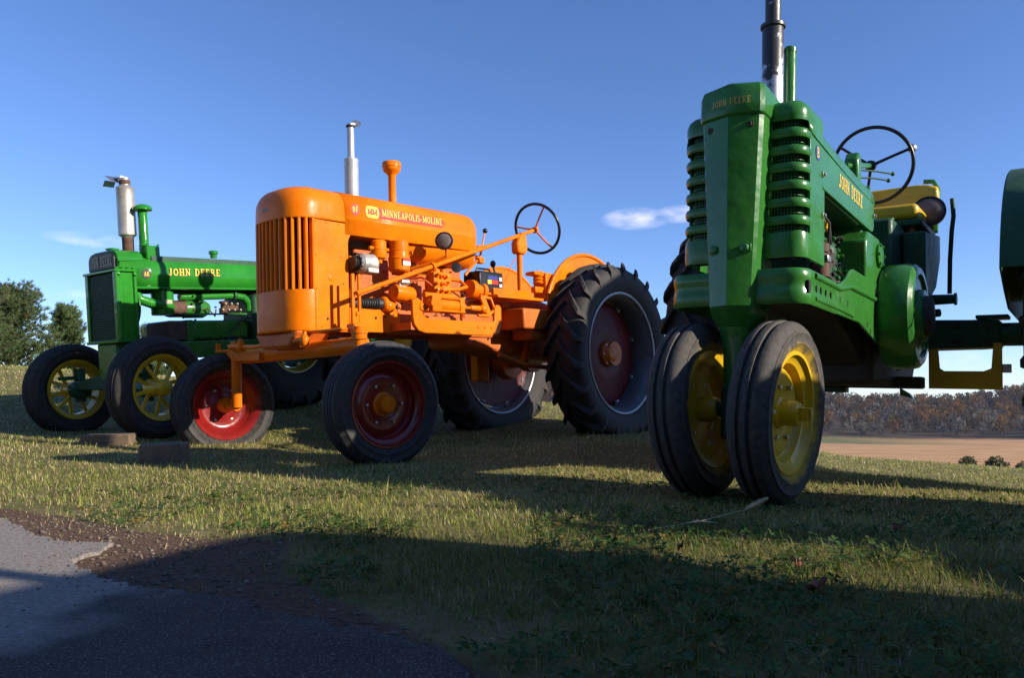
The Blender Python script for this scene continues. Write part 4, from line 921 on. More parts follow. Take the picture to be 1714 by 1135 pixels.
    for p0, p1 in (((.10, 1.40, 1.63), (.225, 1.66, 1.655)), ((.12, 1.40, 1.585), (.215, 1.60, 1.605))):
        r_ = sh(G().tube([p0, tuple((Vector(p0) + Vector(p1)) / 2 + Vector((0, 0, .004))), p1], .005, 8)).obj('control_rod', 'green_dull', T)
        sh(G().ball(p1, .012)).obj('knob', 'green_dull', r_)
    # rear axle, brake, fender bracket, plate, drawbar
    for sgn, ow in ((-1, -.13), (1, .058)):
        g = G(); g.loft([[(sgn * x, 1.95 + a * d, .785 + b_ * hh) for a, b_ in ((-1, -1), (1, -1), (1, 1), (-1, 1))] for x, d, hh in ((.20, .11, .09), (.40, .085, .080), (.56, .078, .076), (.60, .078, .076), (.70, .066, .070))])
        ax = sh(g).obj('axle_housing', 'green_dull', T, bev=.010)
        sh(G().tube([(sgn * .69, 1.95, .785), (sgn * .90, 1.95, .785)], .062, 20)).obj('axle_end', 'green_dull', ax)
        for xx in (.50, .64):
            for zz in (.74, .83): sh(G().lathe([(.016, 0), (.016, .012), (.004, .013)], (sgn * xx, 1.872, zz), (0, -1, 0), 8)).obj('bolt', 'dark_iron', ax, smooth=False)
        br = sh(G().lathe([(.10, 0), (.105, .02), (.105, .06), (.07, .075), (.03, .08), (.026, .20), (.034, .205), (.034, .215), (.002, .216)], (sgn * .28, 1.90, .98), (sgn, 0, 0), 26)).obj('brake_housing', 'green_dull', T)
        sh(G().tube([(sgn * .36, 1.86, .90), (sgn * .42, 1.84, .90)], .022, 10)).obj('pedal_pivot', 'green_dull', br)
        # clam-shell fender
        fp = [(1.95 + .785 * math.cos(rad(a)), .86 + .775 * math.sin(rad(a))) for a in np.linspace(14, 168 if sgn > 0 else 92, 22)]
        inner = [(1.95 + .30, .88), (1.95 - .30, .88)]
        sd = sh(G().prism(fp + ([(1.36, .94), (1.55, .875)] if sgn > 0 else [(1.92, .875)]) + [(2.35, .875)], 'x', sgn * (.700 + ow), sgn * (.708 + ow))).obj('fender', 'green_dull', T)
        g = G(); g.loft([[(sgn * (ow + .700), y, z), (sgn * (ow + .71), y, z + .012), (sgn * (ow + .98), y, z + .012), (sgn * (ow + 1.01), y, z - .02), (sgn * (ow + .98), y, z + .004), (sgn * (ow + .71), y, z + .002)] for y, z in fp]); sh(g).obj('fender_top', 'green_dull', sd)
        sh(G().box((sgn * .66, 1.93, .875), (.15, .12, .020))).obj('fender_bracket', 'green_dull', sd, bev=.004)
        rear_wheel(T, (CX + sgn * (.925 + ow), 1.95, .785), sgn, .755, .30, .485, 'rubber', 'yellow', 'yellow', 'yellow', n=22, flip=1)
    g = G(); P = [(.36, .735), (.36, .488), (.705, .488), (.705, .735), (.665, .735), (.655, .60), (.62, .585), (.435, .585), (.415, .60), (.405, .735)]
    pl = sh(g.prism(P, 'y', 1.87, 1.882)).obj('hitch_plate', 'yellow', T, bev=.003)
    sh(G().box((.725, 1.875, .60), (.04, .03, .045))).obj('clip', 'steel', pl, bev=.003)
    g = G(); g.box((.10, 1.75, .50), (.50, .10, .035)); g.box((.02, 1.5, .515), (.10, .6, .03)); g.box((.28, 1.72, .515), (.16, .10, .06)); db = sh(g).obj('drawbar', 'dark_iron', T, bev=.006)
    sh(G().box((-.12, 1.78, .55), (.07, .05, .18))).obj('drawbar_hanger', 'green_dull', db); sh(G().box((-.12, 1.78, .475), (.16, .07, .04))).obj('drawbar_foot', 'green_dull', db)
    sh(G().prism([(.20, .45), (.27, .43), (.25, .46), (.2, .49)], 'y', 1.95, 1.99)).obj('hook', 'green', db)
    tag(T, label, 'tractor')
    return T
# ---------------------------------------------------------------- orange tractor with the wide front axle
def build_orange(M, label):
    T = empty('orange_tractor', M); A, YC, BF_ = .26, .03, .20
    def se(n, a, b, yc, e=2.7, sg=-1):
        out = []
        for t in np.linspace(math.pi, 0, n):
            c, s = math.cos(t), math.sin(t); out.append((a * math.copysign(abs(c) ** (2 / e), c), yc + sg * b * abs(s) ** (2 / e), 0, yc))
        return out
    front = [(x, y, cx, cy) for x, y, cx, cy in se(41, A, BF_, YC)]
    lev = [(1, 1.60), (.985, 1.635), (.93, 1.668), (.86, 1.692), (.77, 1.710), (.62, 1.724), (.45, 1.732), (.2, 1.738), (.0, 1.740)]
    def skin(path, levels, zoff=lambda y: 0):
        secs = []
        for k, z in levels: secs.append([(cx + (x - cx) * k, cy + (y - cy) * k, z + zoff(y)) for x, y, cx, cy in path])
        return secs
    # dome of the radiator shell
    ys = .214
    path = [(-A, ys, 0, ys), (-A, .12, 0, .12)] + front + [(A, .12, 0, .12), (A, ys, 0, ys)]
    G().loft(skin(path, [(1.002, 1.513), (1.006, 1.523), (1.003, 1.55)] + lev, lambda y: -.028 + .02 * (y + .2)), closed=False).obj('radiator_shell_top', 'orange', T, solid=.004, angle=60)
    G().loft(skin([(-A, -.02, 0, YC)] + front[1:-1] + [(A, -.02, 0, YC)], [(1.0, .795), (1.005, .81), (1.005, 1.035), (1.0, 1.050), (.96, 1.050)]), closed=False).obj('radiator_shell_base', 'orange', T, solid=.004, angle=60)
    G().lathe([(.03, 0), (.045, .004), (.045, .016), (.03, .024), (.003, .026)], (.02, .10, 1.716), n=20).obj('radiator_cap', 'orange', T)
    # grille bars
    L = [0]; fp = [p for p in front if p[1] < .02]
    for a, b in zip(fp[:-1], fp[1:]): L.append(L[-1] + math.hypot(b[0] - a[0], b[1] - a[1]))
    nb = 16
    for k in range(nb):
        s = L[-1] * (k + .5) / nb; i = max(j for j in range(len(L)) if L[j] <= s); i = min(i, len(fp) - 2); t = (s - L[i]) / (L[i + 1] - L[i])
        p = Vector((fp[i][0] + (fp[i + 1][0] - fp[i][0]) * t, fp[i][1] + (fp[i + 1][1] - fp[i][1]) * t)); tv = Vector((fp[i + 1][0] - fp[i][0], fp[i + 1][1] - fp[i][1])).normalized(); nv = Vector((tv.y, -tv.x))
        prof = [(.0105, -.032), (.0105, -.007), (.0075, .001), (0, .004), (-.0075, .001), (-.0105, -.007), (-.0105, -.032)]
        P = [(p.x + tv.x * a + nv.x * b, p.y + tv.y * a + nv.y * b) for a, b in prof]
        G().prism(P, 'z', 1.046, 1.494).obj('grille_bar', 'orange', T)
    G().loft([[(x * .78, YC + (y - YC) * .70, z) for x, y, _, _ in fp] for z in (1.0, 1.5)], closed=False).obj('radiator_core', 'core', T)
    G().box((0, .12, 1.2), (.44, .12, .70)).obj('radiator', 'dark', T)
    bd = G().box((-.02, -.168, 1.575), (.075, .004, .045), Matrix.Rotation(-.35, 3, 'X')).obj('badge', 'badge', T)
    lettering('badge_letters', 'MM', (-.05, -.1745, 1.557), (1, 0, 0), (0, .35, .94), .036, .06, 'decal_black', bd, lift=.002)
    # side panels, rails
    for s in (-1, 1):
        P = [(-.022, .797), (.238, .797), (.238, 1.36)] + [(.238 + .085 - .085 * math.cos(rad(a)), 1.36 + .085 * math.sin(rad(a))) for a in (20, 40, 60, 80)] + [(.34, 1.447), (.34, 1.486), (-.022, 1.486)]
        sp = G().prism(P, 'x', s * .2535, s * .2595).obj('side_panel', 'orange', T, bev=.002)
        for yy, zz, m_, r in ((-.008, 1.474, 'orange', .006), (.075, 1.474, 'orange', .006), (.17, 1.474, 'orange', .006), (-.006, 1.27, 'orange', .006), (.18, 1.27, 'orange', .006), (-.006, 1.06, 'orange', .006), (.07, .875, 'dark', .008), (.03, .826, 'orange', .007), (.19, .822, 'orange', .009), (.10, 1.13, 'orange', .018), (.195, 1.10, 'dark', .004)):
            G().lathe([(r, 0), (r, .003), (r * .6, .0045), (.001, .005)], (s * .2595, yy, zz), (s, 0, 0), 10).obj('bolt', m_, sp)
        rl = G().prism([(.240, .80), (.665, .80), (.674, .812), (.660, .85), (.660, .93), (.640, .953), (.240, .953)], 'x', s * .225, s * .262).obj('frame_rail', 'orange', T, bev=.006)
        for yy, zz, r in ((.30, .90, .009), (.45, .895, .010), (.53, .905, .007), (.60, .918, .007)): G().lathe([(r, 0), (r, .0015), (.001, .0016)], (s * .2622, yy, zz), (s, 0, 0), 12).obj('hole', 'dark', rl)
        G().box((s * .19, 1.25, .865), (.05, 1.3, .14)).obj('frame_beam', 'orange_dull', T, bev=.006)
    # hood and tank
    rear = se(31, A, .20, 1.34, 3.0, 1); rear = [(x, y, 0, 1.34) for x, y, _, _ in rear]
    hp = [(-A, .2165, 0, .2165), (-A, .7, 0, .7)] + rear + [(A, .7, 0, .7), (A, .2165, 0, .2165)]
    zo = lambda y: -.020 + .016 * y
    zl = 1.432
    hd = G().loft(skin(hp, [(.985, zl), (1.0, zl + .006), (1.0, 1.532), (1.010, 1.538), (1.010, 1.546), (1.0, 1.552)] + lev, zo), closed=False).obj('hood', 'orange', T, solid=.004, angle=50)
    tk = [(-A * .9, .78, 0, .78)] + rear + [(A * .9, .78, 0, .78)]
    G().loft([[(cx + (x - cx) * k, cy + (y - cy) * k, z) for x, y, cx, cy in tk] for k, z in ((.98, 1.44), (.965, 1.40), (.90, 1.36), (.76, 1.325), (.5, 1.305), (.0, 1.30))]).obj('fuel_tank', 'orange', T, angle=60)
    G().box((0, .5, 1.44), (.44, .60, .02)).obj('hood_liner', 'orange_dull', T)
    def onhood(p):                      # lays a decal point on the curved side of the hood
        z = p.z - zo(p.y); zs = [1.55, 1.60, 1.635, 1.668, 1.692]; ks = [1, 1, .985, .93, .86]
        return Vector((A * float(np.interp(z, zs, ks)) + (p.x - A) + .0022, p.y, p.z))
    def decal(name, P, lift, mat, par):
        # thin sheet following the hood
        ys_ = [p[0] for p in P]; g = G(); n = 24; lo, hi = min(ys_), max(ys_); rows = []
        for i in range(n + 1):
            y = lo + (hi - lo) * i / n
            zs_ = []
            for a, b in zip(P, P[1:] + P[:1]):
                if (a[0] - y) * (b[0] - y) <= 0 and a[0] != b[0]: zs_.append(a[1] + (b[1] - a[1]) * (y - a[0]) / (b[0] - a[0]))
            z0, z1 = (min(zs_), max(zs_)) if zs_ else (P[0][1], P[0][1])
            rows.append([onhood(Vector((A + lift, y, z0 + (z1 - z0) * j / 4))) for j in range(5)])
        g.loft(rows, closed=False); return g.obj(name, mat, par, recalc=False)
    d1 = decal('decal_strip', arc(1.085, 1.605, .03, .036, -90, 90, 8) + arc(.40, 1.590, .03, .036, 90, 270, 8), .0015, 'decal_red', hd)
    lettering('lettering', 'MINNEAPOLIS-MOLINE', (A, .520, 1.574), Vector((0, 1, .022)).normalized(), (0, 0, 1), .050, .565, 'decal_yellow', d1, lift=.003, surf=onhood, track=.07)
    d2 = decal('decal_emblem', arc(.475, 1.592, .022, .040, -90, 90, 6) + arc(.405, 1.590, .022, .040, 90, 270, 6), .0028, 'decal_yellow', hd)
    lettering('emblem_letters', 'MM', (A, .397, 1.574), (0, 1, .02), (0, 0, 1), .036, .084, 'decal_red', d2, lift=.0042, surf=onhood, fat=.06, track=0)
    d3 = decal('decal_disc', arc(.300, 1.588, .034, .040, 0, 360, 20)[:-1], .0015, 'decal_red', hd)
    lettering('lettering', 'BF', (A, .277, 1.570), (0, 1, .02), (0, 0, 1), .036, .046, 'decal_yellow', d3, lift=.003, surf=onhood, track=.06)
    # exhaust and air pre-cleaner
    mu = G().lathe([(.048, 1.70), (.048, 1.985), (.050, 1.992), (.050, 2.002), (.044, 2.008), (.0245, 2.012), (.0235, 2.25), (.020, 2.25), (.020, 2.1)], (0, .485, 0), n=30).obj('muffler', 'silver_paint', T)
    G().lathe([(.026, 2.225), (.030, 2.228), (.030, 2.240), (.026, 2.242)], (0, .485, 0), n=24).obj('clamp', 'dark_iron', mu)
    G().lathe([(.004, -.002), (.032, -.002), (.032, .002), (.004, .002)], (.012, .527, 2.262), (.75, -.5, .5), 24).obj('rain_flap', 'steel', mu)
    G().box((.006, .507, 2.252), (.012, .03, .014)).obj('flap_hinge', 'steel', mu)
    G().lathe([(.049, 1.70), (.0492, 1.80), (.049, 1.80)], (0, .485, 0), n=30)
    pc = G().lathe([(.036, 1.71), (.036, 1.725), (.0275, 1.735), (.0275, 1.955), (.034, 1.968), (.055, 1.985), (.064, 2.0), (.064, 2.015), (.068, 2.018), (.068, 2.048), (.062, 2.056), (.02, 2.060), (.003, 2.060)], (0, .85, 0), n=30).obj('air_precleaner', 'orange', T)
    # engine
    G().box((0, .85, 1.10), (.32, 1.05, .42)).obj('engine_block', 'orange_dull', T, bev=.02)
    G().box((0, .82, 1.33), (.24, .85, .10)).obj('cylinder_head', 'orange_dull', T, bev=.015)
    al = G().lathe([(.020, -.075), (.050, -.07), (.066, -.05), (.068, -.01), (.066, .0), (.068, .012), (.068, .045), (.058, .062), (.02, .066)], (.30, .345, 1.235), (0, 1, 0), 30).obj('alternator', 'muffler_worn', T, angle=30)
    for k in range(12):
        a = k * math.pi / 6; G().box((.30 + .045 * math.cos(a), .273, 1.235 + .045 * math.sin(a)), (.018, .016, .010), Matrix.Rotation(-a, 3, 'Y')).obj('fan_blade', 'black', al, smooth=False)
    G().lathe([(.038, 0), (.042, .008), (.030, .014), (.042, .020), (.038, .028)], (.30, .235, 1.235), (0, 1, 0), 26).obj('pulley', 'dark_iron', al)
    G().box((.345, .36, 1.19), (.03, .09, .035)).obj('alternator_lug', 'muffler_worn', al, bev=.006)
    G().tube([(.24, .25, 1.29), (.10, .24, 1.38), (0, .24, 1.30), (.05, .24, 1.02), (.22, .25, 1.17)], .009, 8).obj('fan_belt', 'hose', T)
    fb = G().lathe([(.012, 1.245), (.020, 1.25), (.022, 1.272), (.046, 1.282), (.050, 1.29), (.050, 1.335), (.053, 1.337), (.053, 1.347), (.050, 1.35), (.050, 1.39), (.04, 1.40), (.01, 1.40)], (.30, .455, 0), n=28).obj('oil_filter', 'orange', T)
    for sy in (-1, 1): G().lathe([(.012, 0), (.012, .03), (.003, .032)], (.30, .455 + sy * .05, 1.345), (0, sy, 0), 10).obj('clip', 'orange', fb)
    ac = G().lathe([(.02, 1.205), (.060, 1.208), (.070, 1.218), (.070, 1.29), (.073, 1.292), (.073, 1.302), (.068, 1.305), (.066, 1.345), (.068, 1.347), (.068, 1.353), (.064, 1.355), (.064, 1.41), (.05, 1.42), (.01, 1.42)], (.30, .63, 0), n=32).obj('air_cleaner', 'orange', T)
    G().prism([(.59 + .01, 1.245), (.665, 1.245), (.665, 1.29), (.60, 1.29)], 'x', .3695, .3725).obj('label_sticker', 'decal_white', ac)
    G().prism([(.60, 1.272), (.665, 1.272), (.665, 1.29), (.60, 1.29)], 'x', .3700, .3733).obj('label_sticker', 'decal_red', ac)
    G().lathe([(.012, 0), (.016, .01), (.016, .02), (.003, .024)], (.355, .675, 1.335), (.8, .6, 0), 10).obj('clamp_knob', 'orange_dull', ac)
    # lower engine furniture seen through the side
    G().tube([(.20, .24, .985), (.24, .33, .985), (.26, .50, .99)], .036, 14).obj('radiator_hose', 'hose', T)
    for k in range(8): G().lathe([(.037, 0), (.0395, .004), (.037, .008)], (.245 + .002 * k, .33 + .018 * k, .985 + .0005 * k), (.12, 1, .02), 16).obj('hose_rib', 'hose', T)
    wp = G().lathe([(.04, 0), (.05, .01), (.05, .03), (.03, .05), (.03, .10)], (.26, .50, .99), (.05, 1, .05), 18).obj('water_elbow', 'orange', T)
    G().ball((.27, .55, .975), (.045, .055, .045)).obj('elbow_casting', 'orange', wp)
    sm = G().lathe([(.02, 0), (.052, .004), (.056, .014), (.056, .15), (.050, .165), (.02, .17)], (.31, .56, 1.065), (.0, 1, -.05), 28).obj('starter_motor', 'orange', T)
    so = G().lathe([(.01, 0), (.024, .003), (.026, .012), (.026, .06), (.018, .07), (.008, .085)], (.335, .60, 1.135), (.1, 1, 0), 20).obj('solenoid', 'steel', T)
    G().box((.33, .62, 1.115), (.03, .06, .02)).obj('solenoid_bracket', 'steel', so)
    for k, (a, c, b) in enumerate((((.33, .62, 1.16), (.40, .74, 1.17), (.37, .92, 1.10)), ((.33, .64, 1.15), (.41, .76, 1.15), (.38, .94, 1.08)))):
        G().tube([a, c, b], .006, 8).obj('cable', 'bright_red' if k == 0 else 'orange_dull', T)
    G().tube([(.24, .62, 1.21), (.30, .75, 1.195), (.36, .90, 1.18)], .016, 10).obj('fuel_pipe', 'orange', T)
    # hydraulic valve block, hoses, ram on its bracket plate
    vb = G().box((.36, .93, 1.145), (.10, .17, .15)).obj('valve_block', 'orange', T, bev=.008)
    for k in range(9):
        yy = .865 + .05 * (k % 3) + random.uniform(-.01, .01); zz = 1.09 + .05 * (k // 3)
        G().lathe([(.014, 0), (.014, .016), (.009, .02), (.009, .034), (.002, .035)], (.41, yy, zz), (1, random.uniform(-.3, .3), random.uniform(-.2, .4)), 8).obj('fitting', 'orange', vb)
    for k in range(4): G().lathe([(.016, 0), (.016, .02), (.010, .03)], (.345 + .02 * (k % 2), .875 + .035 * k, 1.22), (0, 0, 1), 8).obj('fitting', 'orange', vb)
    G().tube([(.41, .92, 1.10), (.44, 1.05, 1.105), (.43, 1.14, 1.13), (.38, 1.13, 1.18), (.34, 1.04, 1.19)], .014, 10).obj('hydraulic_hose', 'orange', T)
    G().tube([(.36, .99, 1.07), (.40, 1.05, 1.05), (.41, 1.02, 1.0)], .013, 10).obj('hydraulic_hose', 'orange', T)
    bp = [(.575, 1.000), (.578, .90), (.588, .845), (.625, .805), (.685, .790), (1.345, .786), (1.425, .806), (1.452, .852), (1.455, .99), (1.440, 1.012), (1.405, 1.014), (1.382, .990), (1.378, .893), (1.33, .886), (.73, .882), (.680, .900), (.660, .93), (.660, .998), (.62, 1.02)]
    br = G().prism(bp, 'x', .455, .480).obj('ram_bracket', 'orange', T, bev=.005)
    for yy in (1.20, 1.27, 1.34): G().lathe([(.010, 0), (.010, .006), (.002, .007)], (.480, yy, .845), (1, 0, 0), 8).obj('bolt', 'orange', br)
    G().box((.36, 1.0, .835), (.20, .85, .05)).obj('bracket_shelf', 'orange_dull', br)
    ra = G().lathe([(.02, 0), (.05, .004), (.052, .03), (.046, .034), (.046, .265), (.052, .268), (.052, .30), (.03, .305), (.028, .34), (.010, .345), (.010, .46)], (.47, .715, .985), (0, 1, -.02), 28).obj('hydraulic_ram', 'orange', T)
    G().box((.47, .76, .985), (.10, .085, .11)).obj('ram_head', 'orange', ra, bev=.008)
    G().box((.47, 1.005, .985), (.10, .045, .11)).obj('ram_gland', 'orange', ra, bev=.008)
    for sx in (-1, 1):
        for sz in (-1, 1): G().tube([(.47 + sx * .042, .73, .985 + sz * .044), (.47 + sx * .042, 1.03, .982 + sz * .044)], .008, 8).obj('tie_rod', 'orange', ra)
    G().tube([(.455, .70, 1.045), (.455, .98, 1.045)], .020, 12).obj('transfer_tube', 'orange', ra)
    G().lathe([(.024, 0), (.024, .05), (.003, .052)], (.50, .70, .985), (1, 0, 0), 14).obj('pivot_pin', 'orange', ra)
    G().box((.46, .685, .96), (.06, .10, .05)).obj('clevis', 'orange', ra, bev=.01)
    cl_ = G().lathe([(.014, 0), (.020, .01), (.020, .10), (.012, .11)], (.47, 1.13, .978), (0, 1, 0), 14).obj('rod_end', 'orange', ra)
    G().ball((.47, 1.265, .978), (.03, .035, .032)).obj('rod_eye', 'orange', ra)
    G().box((.455, 1.31, 1.0), (.02, .05, .16), Matrix.Rotation(.5, 3, 'X')).obj('rock_arm', 'orange', T, bev=.006)
    G().tube([(.44, 1.24, .935), (.46, 1.33, .93), (.46, 1.40, .98), (.45, 1.37, 1.06), (.43, 1.28, 1.075)], .013, 10).obj('hose_loop', 'orange', T)
    # steering: long shaft, link post, gear box, wheel
    s0, s1 = Vector((.43, .16, 1.022)), Vector((.30, 2.10, 1.676))
    G().tube([tuple(s0), tuple(s1)], .0155, 14).obj('steering_shaft', 'orange', T)
    q = s0.lerp(s1, .36); G().lathe([(.024, -.012), (.027, -.01), (.027, .01), (.024, .012)], q, s1 - s0, 18).obj('shaft_bearing', 'orange', T)
    G().tube([tuple(q), (q.x - .05, q.y, q.z - .10)], .010, 8).obj('bearing_stay', 'orange', T)
    po = G().box((.405, .150, .965), (.018, .022, .36)).obj('link_post', 'orange', T, bev=.003)
    G().box((.405, .200, .965), (.018, .018, .36)).obj('link_post', 'orange', po, bev=.003)
    G().box((.400, .175, .83), (.020, .05, .12)).obj('post_foot', 'orange', po, bev=.004)
    for zz in (.80, .90): G().lathe([(.012, 0), (.012, .012), (.003, .013)], (.412, .175, zz), (1, 0, 0), 8).obj('bolt', 'orange', po)
    N = Vector((s1 - s0)).normalized(); N = Vector((-.10, .93, .36)).normalized()
    sw = steering_wheel(T, s1 + N * .06, N, .205, 'black', 'orange', (-55, -165, 62), rr=.012, hub=.026, crank=.035)
    G().lathe([(.026, -.09), (.026, -.05), (.020, -.045), (.016, .03)], s1 + N * .02, N, 16).obj('steering_hub_sleeve', 'orange', sw).matrix_parent_inverse = sw.matrix_local.inverted()
    sb = G().prism([(1.84, 1.46), (1.93, 1.45), (1.965, 1.50), (1.955, 1.59), (1.92, 1.64), (1.87, 1.60), (1.835, 1.54)], 'x', .27, .345).obj('steering_support', 'orange', T, bev=.015)
    G().tube([(.305, 1.90, 1.48), (.305, 1.895, 1.10)], .023, 12).obj('support_post', 'orange', sb)
    # dash levers, battery, tray
    lv = G().tube([(.12, 1.62, 1.39), (.12, 1.66, 1.50), (.115, 1.71, 1.64)], [.010, .008, .006], 8).obj('throttle_lever', 'orange', T)
    G().ball((.115, 1.712, 1.65), .021).obj('knob', 'black', lv)
    G().prism([(1.56, 1.48), (1.60, 1.52), (1.68, 1.53), (1.70, 1.50), (1.62, 1.49)], 'x', .095, .145).obj('quadrant', 'orange', T, bev=.003)
    G().box((.12, 1.635, 1.405), (.05, .06, .05)).obj('lever_bracket', 'orange', lv, bev=.008)
    G().tube([(.12, 1.60, 1.40), (.14, 1.50, 1.33), (.14, 1.44, 1.27)], .012, 8).obj('lever_link', 'orange', T)
    G().tube([(.12, 1.42, 1.42), (.14, 1.56, 1.43), (.13, 1.63, 1.42)], .012, 8).obj('lever_link', 'orange', T)
    gl = G().tube([(.12, 1.84, 1.12), (.115, 1.82, 1.30), (.11, 1.80, 1.40)], .009, 8).obj('gear_lever', 'black', T)
    G().lathe([(.010, 0), (.022, .02), (.024, .035), (.014, .055), (.003, .058)], (.11, 1.80, 1.365), (0, 0, 1), 14).obj('knob', 'black', gl)
    G().tube([(.11, 1.90, 1.20), (.14, 2.02, 1.44), (.20, 2.10, 1.50)], .004, 6).obj('choke_rod', 'orange', T)
    bt = G().box((.155, 1.63, 1.215), (.17, .27, .15)).obj('battery', 'black', T, bev=.006)
    G().box((.155, 1.63, 1.296), (.165, .262, .014)).obj('battery_lid', 'black', bt, bev=.003)
    G().tube([(.155, 1.54, 1.30), (.155, 1.56, 1.335), (.155, 1.70, 1.335), (.155, 1.72, 1.30)], .008, 8).obj('battery_handle', 'black', bt)
    for yy, zz, w_, h_, m_ in ((1.645, 1.255, .11, .03, 'decal_blue'), (1.605, 1.222, .045, .032, 'decal_yellow'), (1.668, 1.222, .07, .032, 'decal_red'), (1.735, 1.25, .03, .03, 'decal_white'), (1.735, 1.20, .03, .025, 'decal_white')):
        G().box((.2412, yy, zz), (.003, w_, h_)).obj('battery_label', m_, bt, smooth=False)
    G().box((.155, 1.63, 1.13), (.20, .30, .018)).obj('battery_tray', 'orange', T, bev=.004)
    G().lathe([(.02, 0), (.07, .01), (.075, .05), (.06, .06), (.055, .12), (.07, .125), (.07, .16), (.02, .17)], (.20, 1.40, 1.16), (0, 1, -.1), 22).obj('clutch_housing', 'orange', T)
    G().lathe([(.034, -.01), (.038, 0), (.038, .012), (.022, .014)], (.28, 1.20, 1.29), (.7, -.5, .2), 20).obj('horn', 'black', T)
    # transmission, platform, axle, fenders, rear wheels
    G().prism([(1.35, .72), (2.45, .60), (2.9, .62), (2.95, 1.0), (2.3, 1.12), (1.6, 1.12), (1.35, 1.05)], 'x', -.20, .20).obj('transmission_case', 'orange_dull', T, bev=.03)
    G().box((.34, 1.72, 1.085), (.24, .55, .022)).obj('platform', 'orange', T, bev=.004)
    G().box((.40, 1.66, 1.125), (.03, .42, .05)).obj('platform_step', 'orange', T, bev=.006)
    G().box((.34, 2.0, .93), (.26, .55, .16)).obj('axle_carrier', 'orange_dull', T, bev=.015)
    G().box((.34, 2.05, .82), (.20, .40, .10)).obj('axle_carrier', 'orange_dull', T, bev=.015)
    g = G(); g.box((.38, 2.10, 1.20), (.13, .10, .22)); g.box((.38, 2.02, 1.30), (.10, .18, .03)); g.box((.40, 2.05, 1.17), (.05, .22, .05)); g.obj('seat_bracket', 'orange', T, bev=.008)
    for k in range(4): G().lathe([(.035, 0), (.045, .012), (.035, .024)], (.39, 2.02, 1.22 + k * .026), n=16).obj('seat_spring', 'orange', T)
    for s in (-1, 1):
        ax = G().lathe([(.13, 0), (.12, .10), (.085, .16), (.08, .45), (.10, .47), (.10, .50)], (s * .18, 2.66, .655), (s, 0, 0), 28).obj('axle_housing', 'orange_dull', T)
        G().lathe([(.02, 0), (.17, .01), (.19, .05), (.19, .10), (.15, .14), (.05, .15)], (s * .42, 2.66, .655), (s, 0, 0), 32).obj('final_drive', 'orange_dull', ax)
        fp = [(2.60 + .60 * math.cos(rad(a)), .92 + .58 * math.sin(rad(a))) for a in np.linspace(20, 158, 20)]
        fd = G().prism(fp + [(2.02, .98), (2.5, .92)], 'x', s * .462, s * .470).obj('fender', 'orange', T)
        G().tube([(s * .470, y, z) for y, z in fp], .016, 10).obj('fender_edge', 'orange', fd)
        rear_wheel(T, (s * .66, 2.62, .655), s, .758, .32, .485, 'rubber', 'rim_grey', 'maroon', 'orange_dull', n=22, flip=1, dish=.05, inset=-.075, edge_mat='silver_paint')
    G().tube([(.30, 1.62, .66), (.34, 1.85, .58), (.36, 2.2, .55)], [.022, .020, .018], 10).obj('lift_link', 'orange_dull', T)
    G().box((.36, 2.22, .55), (.08, .10, .06)).obj('link_end', 'orange', T, bev=.01)
    G().box((.22, 2.05, .68), (.04, .07, .22), Matrix.Rotation(-.35, 3, 'X')).obj('lift_arm', 'orange', T, bev=.01)
    G().box((-.20, 1.95, .60), (.08, .14, .28)).obj('lift_arm', 'orange', T, bev=.01)
    # front axle, steering linkage, wheels
    g = G(); g.lathe([(.045, -.60), (.050, -.55), (.052, -.05), (.052, .62), (.046, .66)], (0, .02, .685), (1, 0, .012), 22); ab = g.obj('axle_beam', 'orange', T)
    G().prism([(-.62, .645), (-.30, .640), (-.30, .690), (-.58, .70), (-.68, .735), (-.70, .70)], 'y', -.055, .075).obj('axle_arm', 'orange', ab, bev=.006)
    G().prism([(-.22, .80), (.24, .80), (.16, .70), (-.14, .70)], 'y', -.14, .12).obj('axle_bolster', 'orange_dull', T, bev=.02)
    G().tube([(-.08, -.10, .74), (-.08, -.10, .81)], .03, 14).obj('bolster_pin', 'orange', T)
    for s, kx in ((-1, -.665), (1, .645)):
        kp = G().tube([(kx, .0, .80 if s > 0 else .765), (kx, .0, .62), (kx, .0, .335)], [.036, .034, .034], 18).obj('king_pin', 'orange', T)
        G().lathe([(.045, 0), (.045, .03), (.05, .034), (.05, .05)], (kx, 0, .725 if s > 0 else .70), n=18).obj('king_pin_collar', 'orange', kp)
        G().tube([(kx, 0, .345), (kx + s * .12, 0, .345)], .034, 14).obj('stub_axle', 'orange', kp)
        steel_front_wheel(T, (s * .835, 0, .352), s, .355, .175, .228, 'rubber_front', 'red', 'orange', steer=-7, camber=s * 1.2, ribs=5, depth=.010)
    g = G(); g.box((-.78, -.01, .725), (.24, .035, .020)); g.box((-.88, -.01, .75), (.03, .03, .06)); g.box((-.66, 0, .765), (.07, .06, .04)); g.obj('steering_arm', 'orange', T, bev=.006)
    G().tube([(-.60, -.09, .745), (-.25, -.12, .725), (.28, -.12, .745)], .014, 10).obj('tie_rod', 'orange', T)
    for xx in (-.42, .28):
        e = G().lathe([(.018, -.03), (.026, -.02), (.026, .02), (.018, .03), (.012, .04), (.012, .055)], (xx, -.115, .735), n=14).obj('rod_end', 'orange', T)
    G().box((.30, -.04, .79), (.50, .05, .016), Matrix.Rotation(.05, 3, 'Z')).obj('drag_arm', 'orange', T, bev=.005)
    G().box((.55, .06, .80), (.08, .10, .05)).obj('arm_boss', 'orange', T, bev=.012)
    headlight(T, (.43, .93, 1.435), (.55, -.80, .10), .060)
    G().tube([(.43, .95, 1.38), (.42, .96, 1.33), (.33, .90, 1.29), (.20, .80, 1.25)], .012, 8).obj('lamp_bracket', 'orange', T)
    tag(T, label, 'tractor')
    return T
